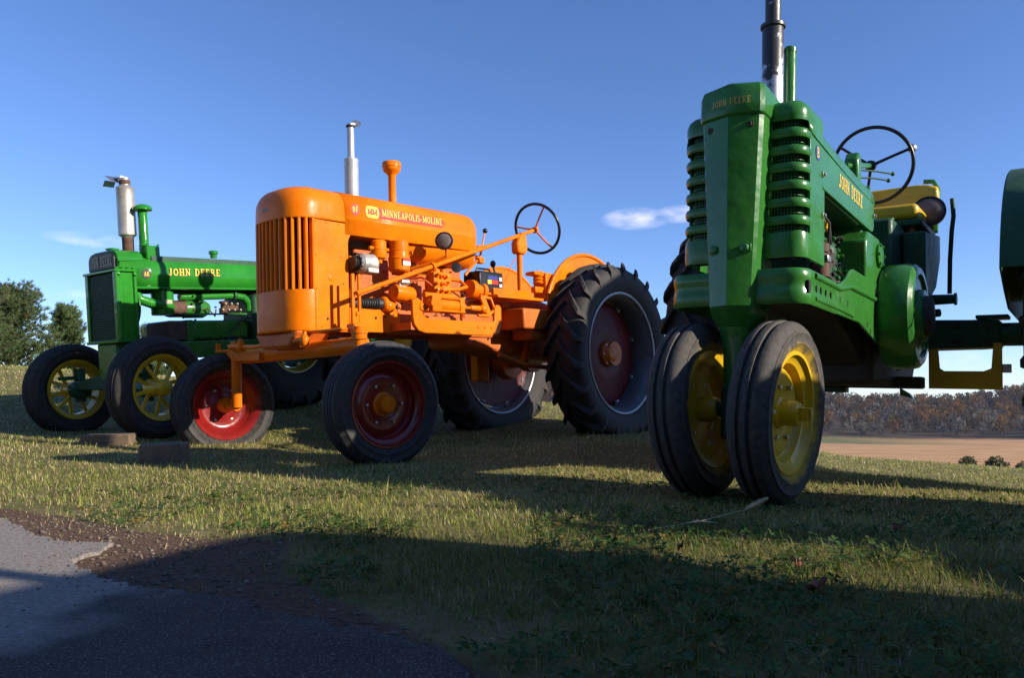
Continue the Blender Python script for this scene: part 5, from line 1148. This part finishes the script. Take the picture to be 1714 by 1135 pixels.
# ---------------------------------------------------------------- older green tractor with the tall radiator and spoked wheels
def build_old(M, label):
    T = empty('standard_tread_tractor', M); CX = .02
    def sh(g): g.v = [(p[0] + CX, p[1], p[2]) for p in g.v]; return g
    # radiator: core behind a wire screen between side castings, bottom and top tank
    sh(G().box((0, .01, .965), (.36, .10, .50))).obj('radiator_core', 'core', T)
    g = G()
    for k in range(25): g.box((-.175 + k * .35 / 24, -.050, .965), (.003, .003, .48))
    for k in range(34): g.box((0, -.0505, .73 + k * .47 / 33), (.355, .003, .003))
    sh(g).obj('wire_screen', 'green_dull', T, smooth=False)
    for s in (-1, 1):
        sd = sh(G().prism([(s * .175, -.062), (s * .215, -.062), (s * .222, -.05), (s * .222, -.03), (s * .205, -.02), (s * .205, .068), (s * .222, .076), (s * .222, .095), (s * .175, .095)], 'z', .722, 1.218)).obj('radiator_side', 'green_bright', T, bev=.003)
        for zz in (.745, 1.195):
            for yy in (-.035, .085): sh(G().lathe([(.011, 0), (.011, .010), (.003, .012)], (s * .222, yy, zz), (s, 0, 0), 6)).obj('bolt', 'green_bright', sd, smooth=False)
        sh(G().prism([(.0, .80), (.05, .80), (.05, 1.15), (.0, 1.15)], 'x', s * .205, s * .2065)).obj('cast_panel', 'green_bright', sd, bev=.001)
    sh(G().box((0, .015, .712), (.45, .17, .022))).obj('bottom_tank', 'green_bright', T, bev=.004)
    sh(G().box((0, .015, 1.226), (.45, .17, .018))).obj('tank_flange', 'green_bright', T, bev=.003)
    for k in range(4): sh(G().lathe([(.011, 0), (.011, .014), (.003, .016)], (.21, -.045 + k * .042, 1.235), n=6)).obj('bolt', 'green_bright', T, smooth=False)
    P = [(-.205, 1.235), (.205, 1.235), (.205, 1.30)] + arc(.115, 1.30, .09, .085, 0, 90, 6) + arc(-.115, 1.30, .09, .085, 90, 180, 6)
    tt = sh(G().prism(P, 'y', -.03, .17)).obj('top_tank', 'green_bright', T, bev=.014, seg=3)
    bd = sh(G().prism([(-.178, 1.246), (.178, 1.246), (.178, 1.31)] + arc(.108, 1.31, .07, .062, 0, 90, 6) + arc(-.108, 1.31, .07, .062, 90, 180, 6), 'y', -.046, -.028)).obj('badge', 'decal_black', T, bev=.003)
    lettering('badge_letters', 'JOHN DEERE', (-.160 + CX, -.0465, 1.262), (1, 0, 0), (0, 0, 1), .085, .320, 'badge', bd, lift=.003, fat=.02)
    sh(G().lathe([(.035, 1.37), (.035, 1.40), (.046, 1.402), (.046, 1.412), (.02, 1.418), (.003, 1.419)], (-.02, .055, 0), n=20)).obj('filler_cap', 'green_bright', T)
    sh(G().lathe([(.12, 1.375), (.10, 1.388), (.05, 1.395), (.003, 1.396)], (0, .10, 0), n=24)).obj('tank_crown', 'green_bright', T)
    # hood
    def sec(y, ztop, x0=.205, zb=1.10):
        h = [(x0, zb), (x0 + .002, zb + .10), (x0 - .004, ztop - .105), (x0 - .018, ztop - .072), (x0 - .048, ztop - .040), (x0 - .10, ztop - .014), (0, ztop)]
        return [(x, y, z) for x, z in h] + [(-x, y, z) for x, z in reversed(h[:-1])]
    secs = [sec(y, 1.358 + .012 * t, .205 + .012 * t, 1.100 + .02 * t) for t, y in ((t, .085 + 1.95 * t) for t in np.linspace(0, 1, 14))]
    hd = sh(G().loft(secs, closed=False)).obj('hood', 'green_bright', T, solid=.004, angle=50)
    for s in (-1, 1): sh(G().tube([(s * .207, .09, 1.100), (s * .213, 1.1, 1.111), (s * .219, 2.03, 1.122)], .010, 8)).obj('hood_lip', 'green_bright', hd)
    sh(G().prism([(.25, 1.12), (2.0, 1.13), (2.0, 1.36), (.25, 1.35)], 'x', -.17, .17)).obj('fuel_tank', 'green_dull', T)
    ad = sh(G().lathe([(.037, 0), (.037, .003), (.001, .0031)], (.2105, .178, 1.205), (1, 0, 0), 28)).obj('emblem', 'decal_black', T)
    lettering('emblem_letters', 'AR', (.2142 + CX, .157, 1.188), (0, 1, 0), (0, 0, 1), .034, .044, 'decal_yellow', ad, lift=.0006)
    dk = lettering('lettering_shade', 'JOHN DEERE', (.2115 + CX, .357, 1.196), (0.004, 1, .024), (0, 0, 1), .055, .448, 'decal_black', hd, lift=.0012, fat=.10)
    lettering('lettering', 'JOHN DEERE', (.2115 + CX, .355, 1.198), (0.004, 1, .024), (0, 0, 1), .055, .448, 'decal_yellow', hd, lift=.0030)
    sh(G().lathe([(.028, 1.385), (.028, 1.415), (.038, 1.418), (.038, 1.438), (.03, 1.446), (.003, 1.447)], (0, .90, 0), n=20)).obj('fuel_cap', 'green_bright', T)
    # stacks
    mu = sh(G().lathe([(.040, 1.37), (.040, 1.500), (.050, 1.512), (.064, 1.520), (.066, 1.530), (.064, 1.538), (.064, 1.868), (.066, 1.874), (.060, 1.886), (.038, 1.900), (.036, 1.958), (.032, 1.958), (.032, 1.9)], (-.01, .175, 0), n=32)).obj('muffler', 'muffler_worn', T)
    sh(G().lathe([(.0415, 1.36), (.0415, 1.500), (.0405, 1.500), (.0405, 1.36)], (-.01, .175, 0), n=28)).obj('pipe_foot', 'rust', mu)
    sh(G().lathe([(.037, 1.905), (.040, 1.91), (.040, 1.935), (.037, 1.94)], (-.01, .175, 0), n=28)).obj('clamp', 'rust', mu)
    g = G(); Rm = Matrix.Rotation(.55, 3, 'Y'); g.box((-.085, .135, 1.955), (.11, .09, .006), Rm); g.box((-.13, .12, 1.925), (.05, .085, .006), Matrix.Rotation(-.9, 3, 'Y')); g.box((-.05, .155, 1.965), (.09, .03, .012)); sh(g).obj('rain_flap', 'steel', mu)
    ai = sh(G().lathe([(.034, 1.36), (.034, 1.69), (.030, 1.70), (.066, 1.700), (.072, 1.706), (.070, 1.722), (.056, 1.738), (.03, 1.747), (.003, 1.749)], (.09, .245, 0), n=30)).obj('air_intake_stack', 'green_bright', T, angle=50)
    sh(G().box((.105, .275, 1.375), (.11, .11, .11))).obj('stack_base', 'green_bright', ai, bev=.012)
    for dx, dy in ((-.045, -.045), (.045, .045), (.045, -.045)): sh(G().lathe([(.009, 0), (.009, .012), (.002, .013)], (.105 + dx, .275 + dy, 1.43), n=6)).obj('bolt', 'green_bright', ai, smooth=False)
    # air cleaner, intake pipe, carburettor
    sh(G().tube([(.12, .12, 1.09), (.13, .16, 1.02), (.15, .24, .99), (.15, .32, .98)], .038, 16)).obj('intake_elbow', 'green_bright', T)
    ac = sh(G().lathe([(.03, .90), (.080, .904), (.084, .912), (.084, .955), (.088, .957), (.088, .970), (.082, .973), (.082, 1.09), (.07, 1.10)], (.10, .36, 0), n=32)).obj('air_cleaner', 'green_bright', T)
    sh(G().prism([(.33, .985), (.39, .985), (.39, 1.015), (.33, 1.015)], 'x', .178, .1835)).obj('nameplate', 'badge', ac)
    ip = sh(G().tube([(.10, .50, 1.045), (.12, .70, 1.05), (.14, .98, 1.06), (.15, 1.06, 1.045), (.155, 1.10, 1.00), (.155, 1.105, .93)], [.028, .028, .028, .032, .034, .034], 16)).obj('intake_pipe', 'green_bright', T)
    sh(G().lathe([(.042, -.012), (.044, -.01), (.044, .01), (.042, .012)], (.138, .97, 1.06), (0, 1, 0), 20)).obj('hose_clamp', 'green_dull', ip)
    sh(G().lathe([(.03, 0), (.06, .01), (.075, .05), (.075, .20), (.05, .25), (.02, .26)], (.06, .52, .955), (0, 1, 0), 26)).obj('manifold', 'green', T)
    sh(G().lathe([(.03, 0), (.06, .01), (.068, .04), (.068, .15), (.05, .155)], (.06, .40, .955), (0, 1, 0), 22)).obj('exhaust_manifold', 'rust', T)
    cb = sh(G().lathe([(.02, .90), (.035, .905), (.035, .95), (.022, .96), (.022, .99), (.034, .995), (.034, 1.01), (.01, 1.015)], (.15, .86, 0), n=18)).obj('carburettor', 'rust', T)
    sh(G().box((.15, .93, .96), (.05, .12, .045))).obj('carburettor_body', 'rust', cb, bev=.008)
    for k in range(7): sh(G().lathe([(.009, 0), (.009, .03), (.004, .035)], (.17, .82 + .028 * k, .93 + .05 * (k % 2)), (1, .2, .3), 8)).obj('carburettor_screw', 'badge', cb)
    sh(G().box((.165, .78, .905), (.012, .58, .014))).obj('control_rod', 'green', T)
    sh(G().tube([(.18, 1.02, .88), (.20, .95, .80), (.20, .86, .76)], .006, 8)).obj('plug_lead', 'hose', T)
    # engine
    G().prism([(.36, .58), (1.4, .58), (1.4, .855), (.40, .86), (.36, .84)], 'x', -.18, .14).obj('engine_block', 'green', T, bev=.012)
    hb = sh(G().box((.02, .43, .775), (.30, .17, .15))).obj('cylinder_head', 'rust', T, bev=.015)
    sh(G().box((.02, .53, .775), (.33, .06, .17))).obj('head_gasket', 'green', hb, bev=.006)
    sh(G().prism([(.56, .70), (1.08, .70), (1.08, .82), (1.02, .855), (.60, .855), (.56, .82)], 'x', .10, .17)).obj('cylinder_casting', 'green_bright', T, bev=.02)
    for k in range(5): sh(G().lathe([(.012, 0), (.012, .012), (.003, .013)], (.168, .62 + .10 * k, .725), (1, 0, 0), 6)).obj('bolt', 'green', T, smooth=False)
    sh(G().box((.17, .90, .70), (.03, .10, .04))).obj('plug_cover', 'dark_iron', T, bev=.006)
    for s in (-1, 1): sh(G().box((s * .20, .95, .625), (.05, 1.75, .13))).obj('frame_rail', 'green', T, bev=.008)
    sh(G().lathe([(.03, 0), (.20, .005), (.215, .02), (.215, .085), (.19, .10), (.03, .105)], (.20, 1.35, .78), (1, 0, 0), 44)).obj('flywheel', 'green', T)
    sh(G().prism([(1.10, .62), (1.75, .60), (2.4, .5), (2.4, 1.05), (1.25, 1.12), (1.10, 1.05)], 'x', -.22, .22)).obj('transmission_case', 'green_dull', T, bev=.03)
    sh(G().tube([(.0, .13, .96), (.0, .14, .96)], .18, 32)).obj('fan_shroud', 'green', T)
    # lower front casting, axle, wheels
    sh(G().prism([(-.14, .702), (.14, .702), (.13, .50), (.10, .42), (-.10, .42), (-.13, .50)], 'y', -.04, .14)).obj('front_casting', 'green', T, bev=.015)
    G().prism([(-.50, .36), (.44, .36), (.44, .43), (.12, .47), (-.12, .47), (-.50, .43)], 'y', -.03, .09).obj('axle_beam', 'green_dull', T, bev=.01)
    for s, wx in ((-1, -.64), (1, .555)):
        kx = wx - s * .12
        kp = G().tube([(kx, .02, .27), (kx, .02, .53)], .040, 16).obj('king_pin', 'green_dull', T)
        G().lathe([(.066, -.07), (.076, -.06), (.08, 0), (.066, .06), (.04, .065)], (kx + s * .02, .02, .365), (s, 0, 0), 8).obj('knuckle', 'green_dull', kp, bev=.008)
        G().bar((kx, .02, .46), (kx - s * .02, -.14, .46), .05, .03).obj('steering_arm', 'green_dull', kp, bev=.006)
        spoked_front_wheel(T, (wx, .02, .365), s, .365, .175, .222, steer=5, camber=s * 1.5)
    for s in (-1, 1):
        G().lathe([(.14, 0), (.12, .10), (.09, .2), (.09, .40)], (s * .20, 2.15, .68), (s, 0, 0), 26).obj('axle_housing', 'green_dull', T)
        fp = [(2.15 + .76 * math.cos(rad(a)), .70 + .76 * math.sin(rad(a))) for a in np.linspace(5, 135, 18)]
        fd = G().prism(fp + [(1.75, .85), (2.5, .80)], 'x', s * .46, s * .468).obj('fender', 'green', T)
        G().loft([[(s * .46, y, z), (s * .47, y, z + .01), (s * .80, y, z + .01), (s * .80, y, z), (s * .47, y, z)] for y, z in fp]).obj('fender_top', 'green', fd)
        rear_wheel(T, (s * .63, 2.15, .68), s, .695, .33, .31, 'rubber', 'yellow', 'green_dull', 'green_dull', n=20, flip=1, dish=.05, inset=-.06)  # disc and hub coloured dull green to stand in for the shade there
    # driver's place (behind the hood)
    steering_wheel(T, (.0 + CX, 2.35, 1.55), Vector((0, .75, .66)).normalized(), .21, 'black', 'black', (90, 210, 330))
    G().tube([(CX, 2.02, 1.30), (CX, 2.34, 1.53)], .016, 10).obj('steering_shaft', 'green', T)
    g = G(); secs = []
    for t in np.linspace(-1, 1, 11): secs.append([(.22 * t, 2.78 + .14 * c, 1.02 + .05 * t * t + .05 * abs(c) ** 3 * (1 if c > 0 else .2)) for c in np.linspace(-1, 1, 7)])
    g.loft(secs, closed=False); g.obj('seat', 'yellow', T, solid=.006, angle=60)
    G().box((0, 2.70, .93), (.06, .36, .04)).obj('seat_spring', 'green_dull', T)
    G().box((0, 2.55, .80), (.90, .40, .02)).obj('platform', 'green_dull', T)
    tag(T, label, 'tractor')
    return T
# ---------------------------------------------------------------- put the place together
tint_mat('needles', .15, .65); plain('bark', (.10, .075, .055), rough=.9, scale=20, var=.4, bumpd=.003)
plain('rubber_front', (.022, .021, .021), rough=.72, scale=40, var=.45, bumpd=.0010, wear=(.060, .056, .052))
tall = build_tall(M_TALL, 'tall green tractor with twin narrow front wheels and black exhaust stack, nearest the camera')
orange = build_orange(M_ORANGE, 'orange tractor with wide front axle and silver muffler, standing between the two green ones')
old = build_old(M_OLD, 'older green tractor with upright radiator and yellow spoked front wheels at the left')
# small hardware: cap screws, fittings and oil lines on the engines
def hardware(T, x, y0, y1, z0, z1, n, mat, seed):
    rr = random.Random(seed)
    for i in range(n):
        y, z = rr.uniform(y0, y1), rr.uniform(z0, z1); r = rr.uniform(.006, .013); L_ = rr.uniform(.008, .03)
        G().lathe([(r, 0), (r, L_ * .7), (r * .6, L_), (.001, L_ * 1.02)], (x, y, z), (1, rr.uniform(-.2, .2), rr.uniform(-.2, .2)), 6).obj('cap_screw', mat if rr.random() < .7 else 'dark_iron', T, smooth=False)
    for i in range(n // 5):
        y, z = rr.uniform(y0, y1), rr.uniform(z0, z1); d = rr.uniform(.08, .2)
        G().tube([(x - .02, y, z), (x + .035, y + d * .3, z + rr.uniform(-.02, .05)), (x + .03, y + d * .7, z + rr.uniform(-.05, .03)), (x - .02, y + d, z + rr.uniform(-.06, .06))], rr.uniform(.003, .006), 7).obj('oil_line', rr.choice(['dark_iron', 'hose', mat]), T)
hardware(orange, .16, .34, 1.30, .93, 1.30, 46, 'orange', 3); hardware(orange, .20, 1.40, 2.3, .75, 1.08, 22, 'orange_dull', 4)
hardware(tall, .17, .42, .86, .90, 1.12, 26, 'green', 5); hardware(tall, .25, 1.2, 2.1, .55, 1.05, 20, 'green_dull', 6)
hardware(old, .16, .42, 1.30, .62, .84, 24, 'green', 7); hardware(old, .15, .45, 1.1, .86, 1.06, 14, 'rust', 8)
bpy.context.view_layer.update()
for T, pts in ((tall, ((-.155, .02), (.175, .02))), (orange, ((.835, 0), (-.835, 0), (.66, 2.68), (-.66, 2.68))), (old, ((.555, .02), (-.64, .02)))):
    for p in pts:
        q = T.matrix_world @ Vector((p[0], p[1], 0)); WHEELS.append((q.x, q.y, .17))
# the next tractor of the row and an added shadow caster stand to the right, outside the picture; their shadows fall across the lawn
t4 = copy_tree(orange); ym = rad(21)
M4 = Matrix(((math.cos(ym), math.sin(ym), 0, 2.74), (-math.sin(ym), math.cos(ym), 0, -.80), (0, 0, 1, 0), (0, 0, 0, 1))); t4.matrix_world = M4
t4.name = 'green_tractor'
def repaint(o):
    for sl in o.material_slots:
        if sl.material and sl.material.name.startswith('orange'): k = sl.material.name.replace('orange', 'green'); sl.link = 'OBJECT'; sl.material = MAT[k]
    for c in o.children: repaint(c)
repaint(t4)
for o in [c for c in t4.children if c.name.startswith(('battery', 'clutch_housing', 'seat_', 'gear_lever', 'choke', 'lever_link', 'throttle', 'quadrant'))]:
    for k in list(o.children): bpy.data.objects.remove(k)
    bpy.data.objects.remove(o)
for o in [c for c in t4.children if c.name.startswith('transmission_case')]: o.scale.z = .90
for o in [c for c in t4.children if c.name.startswith(('muffler', 'air_precleaner'))]:
    for k in list(o.children): bpy.data.objects.remove(k)
    bpy.data.objects.remove(o)
G().lathe([(.032, 1.6), (.032, 2.5), (.026, 2.5), (.026, 2.2)], (0, .78, 0), n=20).obj('exhaust_pipe', 'exhaust_black', t4)
for o in [c for c in t4.children_recursive if c.name.startswith(('decal', 'lettering', 'emblem', 'badge'))]: bpy.data.objects.remove(o)
tag(t4, 'next green tractor of the row, just outside the picture to the right', 'tractor')
def shadow_bin():
    # added shadow caster shaped as a feed bin; its shadow is the band across the far lawn and the orange tractor's rear wheel
    sx, sy = math.cos(SUN_BACK), -math.sin(SUN_BACK); px_, py_ = math.sin(SUN_BACK), math.cos(SUN_BACK); q, s_ = 6.33, 3.3
    x, y = q * px_ + s_ * sx, q * py_ + s_ * sy; T = empty('shadow_bin', Matrix.Translation((x, y, float(land(np.array([x]), np.array([y]))[0]))))
    prof = []
    for k in range(57): prof.append((.59 + .008 * (k % 2), .02 + k * .062))
    G().lathe(prof + [(.60, 3.55)], n=48).obj('tank', 'silver_paint', T)
    G().lathe([(.63, 3.54), (.18, 3.80), (.17, 3.86), (.002, 3.88)], n=48).obj('roof', 'silver_paint', T)
    for k in range(6):
        a = k * math.pi / 3; G().box((.62 * math.cos(a), .62 * math.sin(a), 1.75), (.05, .06, 3.5), Matrix.Rotation(a, 3, 'Z')).obj('stiffener', 'rim_grey', T)
    tag(T, 'unseen shadow caster shaped as a feed bin, added to the right', 'feed bin')
shadow_bin()
def blocker():
    # added unseen barn behind the camera, put in to cut sky fill
    T = empty('sky_blocker', Matrix.Translation((-7, -11, 0))); W_, D_, H = 24.0, 8.0, 7.0
    for k in range(60): G().box((-W_ / 2 + .2 + .4 * k, 0, H / 2 - .1), (.385, .05, H + .2)).obj('wall_board', 'blocker_grey', T)
    for s in (-1, 1): G().prism([(0, -.1), (-D_, -.1), (-D_, H), (-D_ / 2, H + 3.4), (0, H)], 'x', s * W_ / 2 - .05, s * W_ / 2 + .05).obj('gable_wall', 'blocker_grey', T)
    for a, b in ((.4, -D_ / 2), (-D_ - .4, -D_ / 2)): G().prism([(a, H - .3), (b, H + 3.4), (b, H + 3.52), (a, H - .18)], 'x', -W_ / 2 - .4, W_ / 2 + .4).obj('roof', 'dark_iron', T)
    for x in (-6, 4):
        d = G().box((x, .07, 1.9), (3.4, .06, 3.8)).obj('door', 'blocker_grey', T); G().box((x, .12, 3.9), (3.8, .05, .10)).obj('door_rail', 'dark_iron', d)
    for x in (-10.5, -1, 9):
        w = G().box((x, .03, 3.6), (1.0, .08, 1.2)).obj('window', 'decal_white', T); G().box((x, .075, 3.6), (.86, .01, 1.06)).obj('pane', 'dark', w)
    tag(T, 'added unseen barn across the drive behind the camera', 'blocker')
plain('blocker_grey', (.075, .058, .046), rough=.9, scale=5, var=.35)
blocker()

def block_at(px, py, dims, rz, label):
    # walk along the pixel's ray until it meets the lawn
    best = None
    for t in np.linspace(2.5, 9, 1400):
        dx, dy = (px - 857) / FOCAL_PX, -(py - 567.5) / FOCAL_PX; c, sn = math.cos(CAM_PITCH), math.sin(CAM_PITCH)
        P = (dx * t, (c - dy * sn) * t, CAM_H + (sn + dy * c) * t)
        if P[2] <= float(land(np.array([P[0]]), np.array([P[1]]))[0]): best = P; break
    o = G().box((0, 0, dims[2] / 2 - .01), dims).obj('wood_block', 'wood', None, bev=.006)
    o.location = best; o.rotation_euler = (.04, -.03, rz); tag(o, label, 'wood block', 'wooden wheel blocks')
def ray_land(px, py):
    dx, dy = (px - 857) / FOCAL_PX, -(py - 567.5) / FOCAL_PX; c, sn = math.cos(CAM_PITCH), math.sin(CAM_PITCH)
    t = np.linspace(.8, 12, 6000); P = np.stack([dx * t, (c - dy * sn) * t, CAM_H + (sn + dy * c) * t], 1)
    hit = np.argmax(P[:, 2] <= land(P[:, 0], P[:, 1])); return Vector(P[hit])
block_at(182, 744, (.30, .14, .075), .12, 'long grey-brown wood block lying by the spoked wheel, left of the squarer block')
block_at(276, 772, (.24, .18, .105), .35, 'squarer wood block in shadow beside the orange tractor front wheel')

def dead_leaf(px, py, size, rz, label):
    p = ray_land(px, py); n = 13; g = G(); ring = []
    for i in range(n * 2):
        a = i * math.pi / n; r = size * (.5 + .28 * math.cos(a * 5) + .05 * math.sin(a * 11)) * (1 if i % 2 else .82); ring.append((r * math.cos(a), r * math.sin(a) * .8, .012 * math.sin(a * 2 + 1) + .3 * r * r / size))
    g.add([(0, 0, 0)] + ring, [(0, i + 1, (i + 1) % (2 * n) + 1) for i in range(2 * n)]); g.tube([(-size * .4, 0, .0), (-size * .8, .004, .01)], .0012, 5)
    o = g.obj('fallen_leaf', 'leaf_orange', None, solid=.0006); o.location = (p.x, p.y, p.z + .030); o.rotation_euler = (.35, -.15, rz)
    tag(o, label, 'leaf', 'fallen leaves on the lawn')
dead_leaf(1368, 1012, .034, .4, 'rust brown fallen leaf in the shaded grass at the lower right')
dead_leaf(1502, 902, .022, 2.0, 'small rust fallen leaf behind the sunlit patch at the right')
dead_leaf(1140, 938, .016, 1.1, 'small rust fallen leaf at the rim of the sunlit patch before the tall tractor')
dead_leaf(1335, 968, .014, 3.0, 'tiny brown fallen leaf just above the larger rust one')

def foxtail():
    a, b = ray_land(1085, 897), ray_land(1285, 870); b.z += .065; m = ray_land(1180, 892); m.z += .035; a.z += .015; k = m.lerp(b, .62); k.z -= .010
    T = empty('foxtail_stalk', Matrix.Translation(a)); L = [p - a for p in (a, m, k, b)]
    G().tube([tuple(p) for p in L[:3]], [.0014, .0012, .0010], 6).obj('stem', 'straw', T)
    d = (L[3] - L[2]); g = G(); g.tube([tuple(L[2]), tuple(L[2] + d * .5), tuple(L[3])], [.0025, .005, .002], 8); rr = random.Random(4)
    e1 = d.normalized().orthogonal().normalized(); e2 = d.normalized().cross(e1)
    for i in range(900):
        t = rr.random(); a_ = rr.uniform(0, 6.28); r = .0125 * math.sin(math.pi * min(1, t * .85 + .12)) ** .5; o_ = (e1 * math.cos(a_) + e2 * math.sin(a_)); p = L[2] + d * t
        q = p + o_ * r * rr.uniform(.7, 1.2) + d.normalized() * .009; sd = o_.cross(d).normalized() * .0005; g.add([p - sd, p + sd, q], [(0, 1, 2)])
    g.obj('seed_head', 'straw', T, recalc=False)
    lf = G(); p0 = L[1] * .55; lf.add([p0, p0 + Vector((.05, -.006, .010)), p0 + Vector((.12, -.002, .004)), p0 + Vector((.05, .008, .012))], [(0, 1, 2, 3)]); lf.obj('leaf', 'straw', T, recalc=False)
    tag(T, 'pale dry foxtail grass stalk with bushy head lying in the sunlit strip', 'grass stalk')
foxtail()

grass(); clover(); gravel(); far_wood()
pine('pine_tree', 12, 17.5, 488, 1.15, 'large dense pine at the left edge beyond the lawn', 1, 'pines on the brow')
pine('pine_tree', 105, 22, 516, .85, 'smaller pine between the large pine and the old green tractor', 2, 'pines on the brow')
pine('pine_tree', 252, 30, 548, 1.0, 'pine half hidden behind the engine of the old green tractor', 3, 'pines on the brow')
pine('pine_tree', -75, 15.5, 500, 1.3, 'pine cut off by the left edge of the picture', 5, 'pines on the brow')
for i, (px, py, sz) in enumerate(((1612, 766, .36), (1660, 768, .50), (1706, 774, .34))):
    shrub(px, py, 26, sz, 40 + i, ('small shrub leftmost of the three below the brow at the right', 'largest of the three shrubs below the brow at the right', 'shrub at the right edge below the brow')[i])
# thin autumn haze over the valley
def haze():
    o = G().box((0, 700, 8), (3400, 3400, 70)).obj('haze', None, None, smooth=False); m = bpy.data.materials.new('haze'); m.use_nodes = True; nt = m.node_tree; nt.nodes.clear()
    out = nt.nodes.new('ShaderNodeOutputMaterial'); v = nt.nodes.new('ShaderNodeVolumePrincipled'); v.inputs['Density'].default_value = .00006; v.inputs['Color'].default_value = (.80, .87, 1, 1); v.inputs['Anisotropy'].default_value = .2
    nt.links.new(v.outputs[0], out.inputs['Volume']); o.data.materials.append(m); tag(o, 'thin blue haze over the valley', 'haze', kind='stuff')
haze()
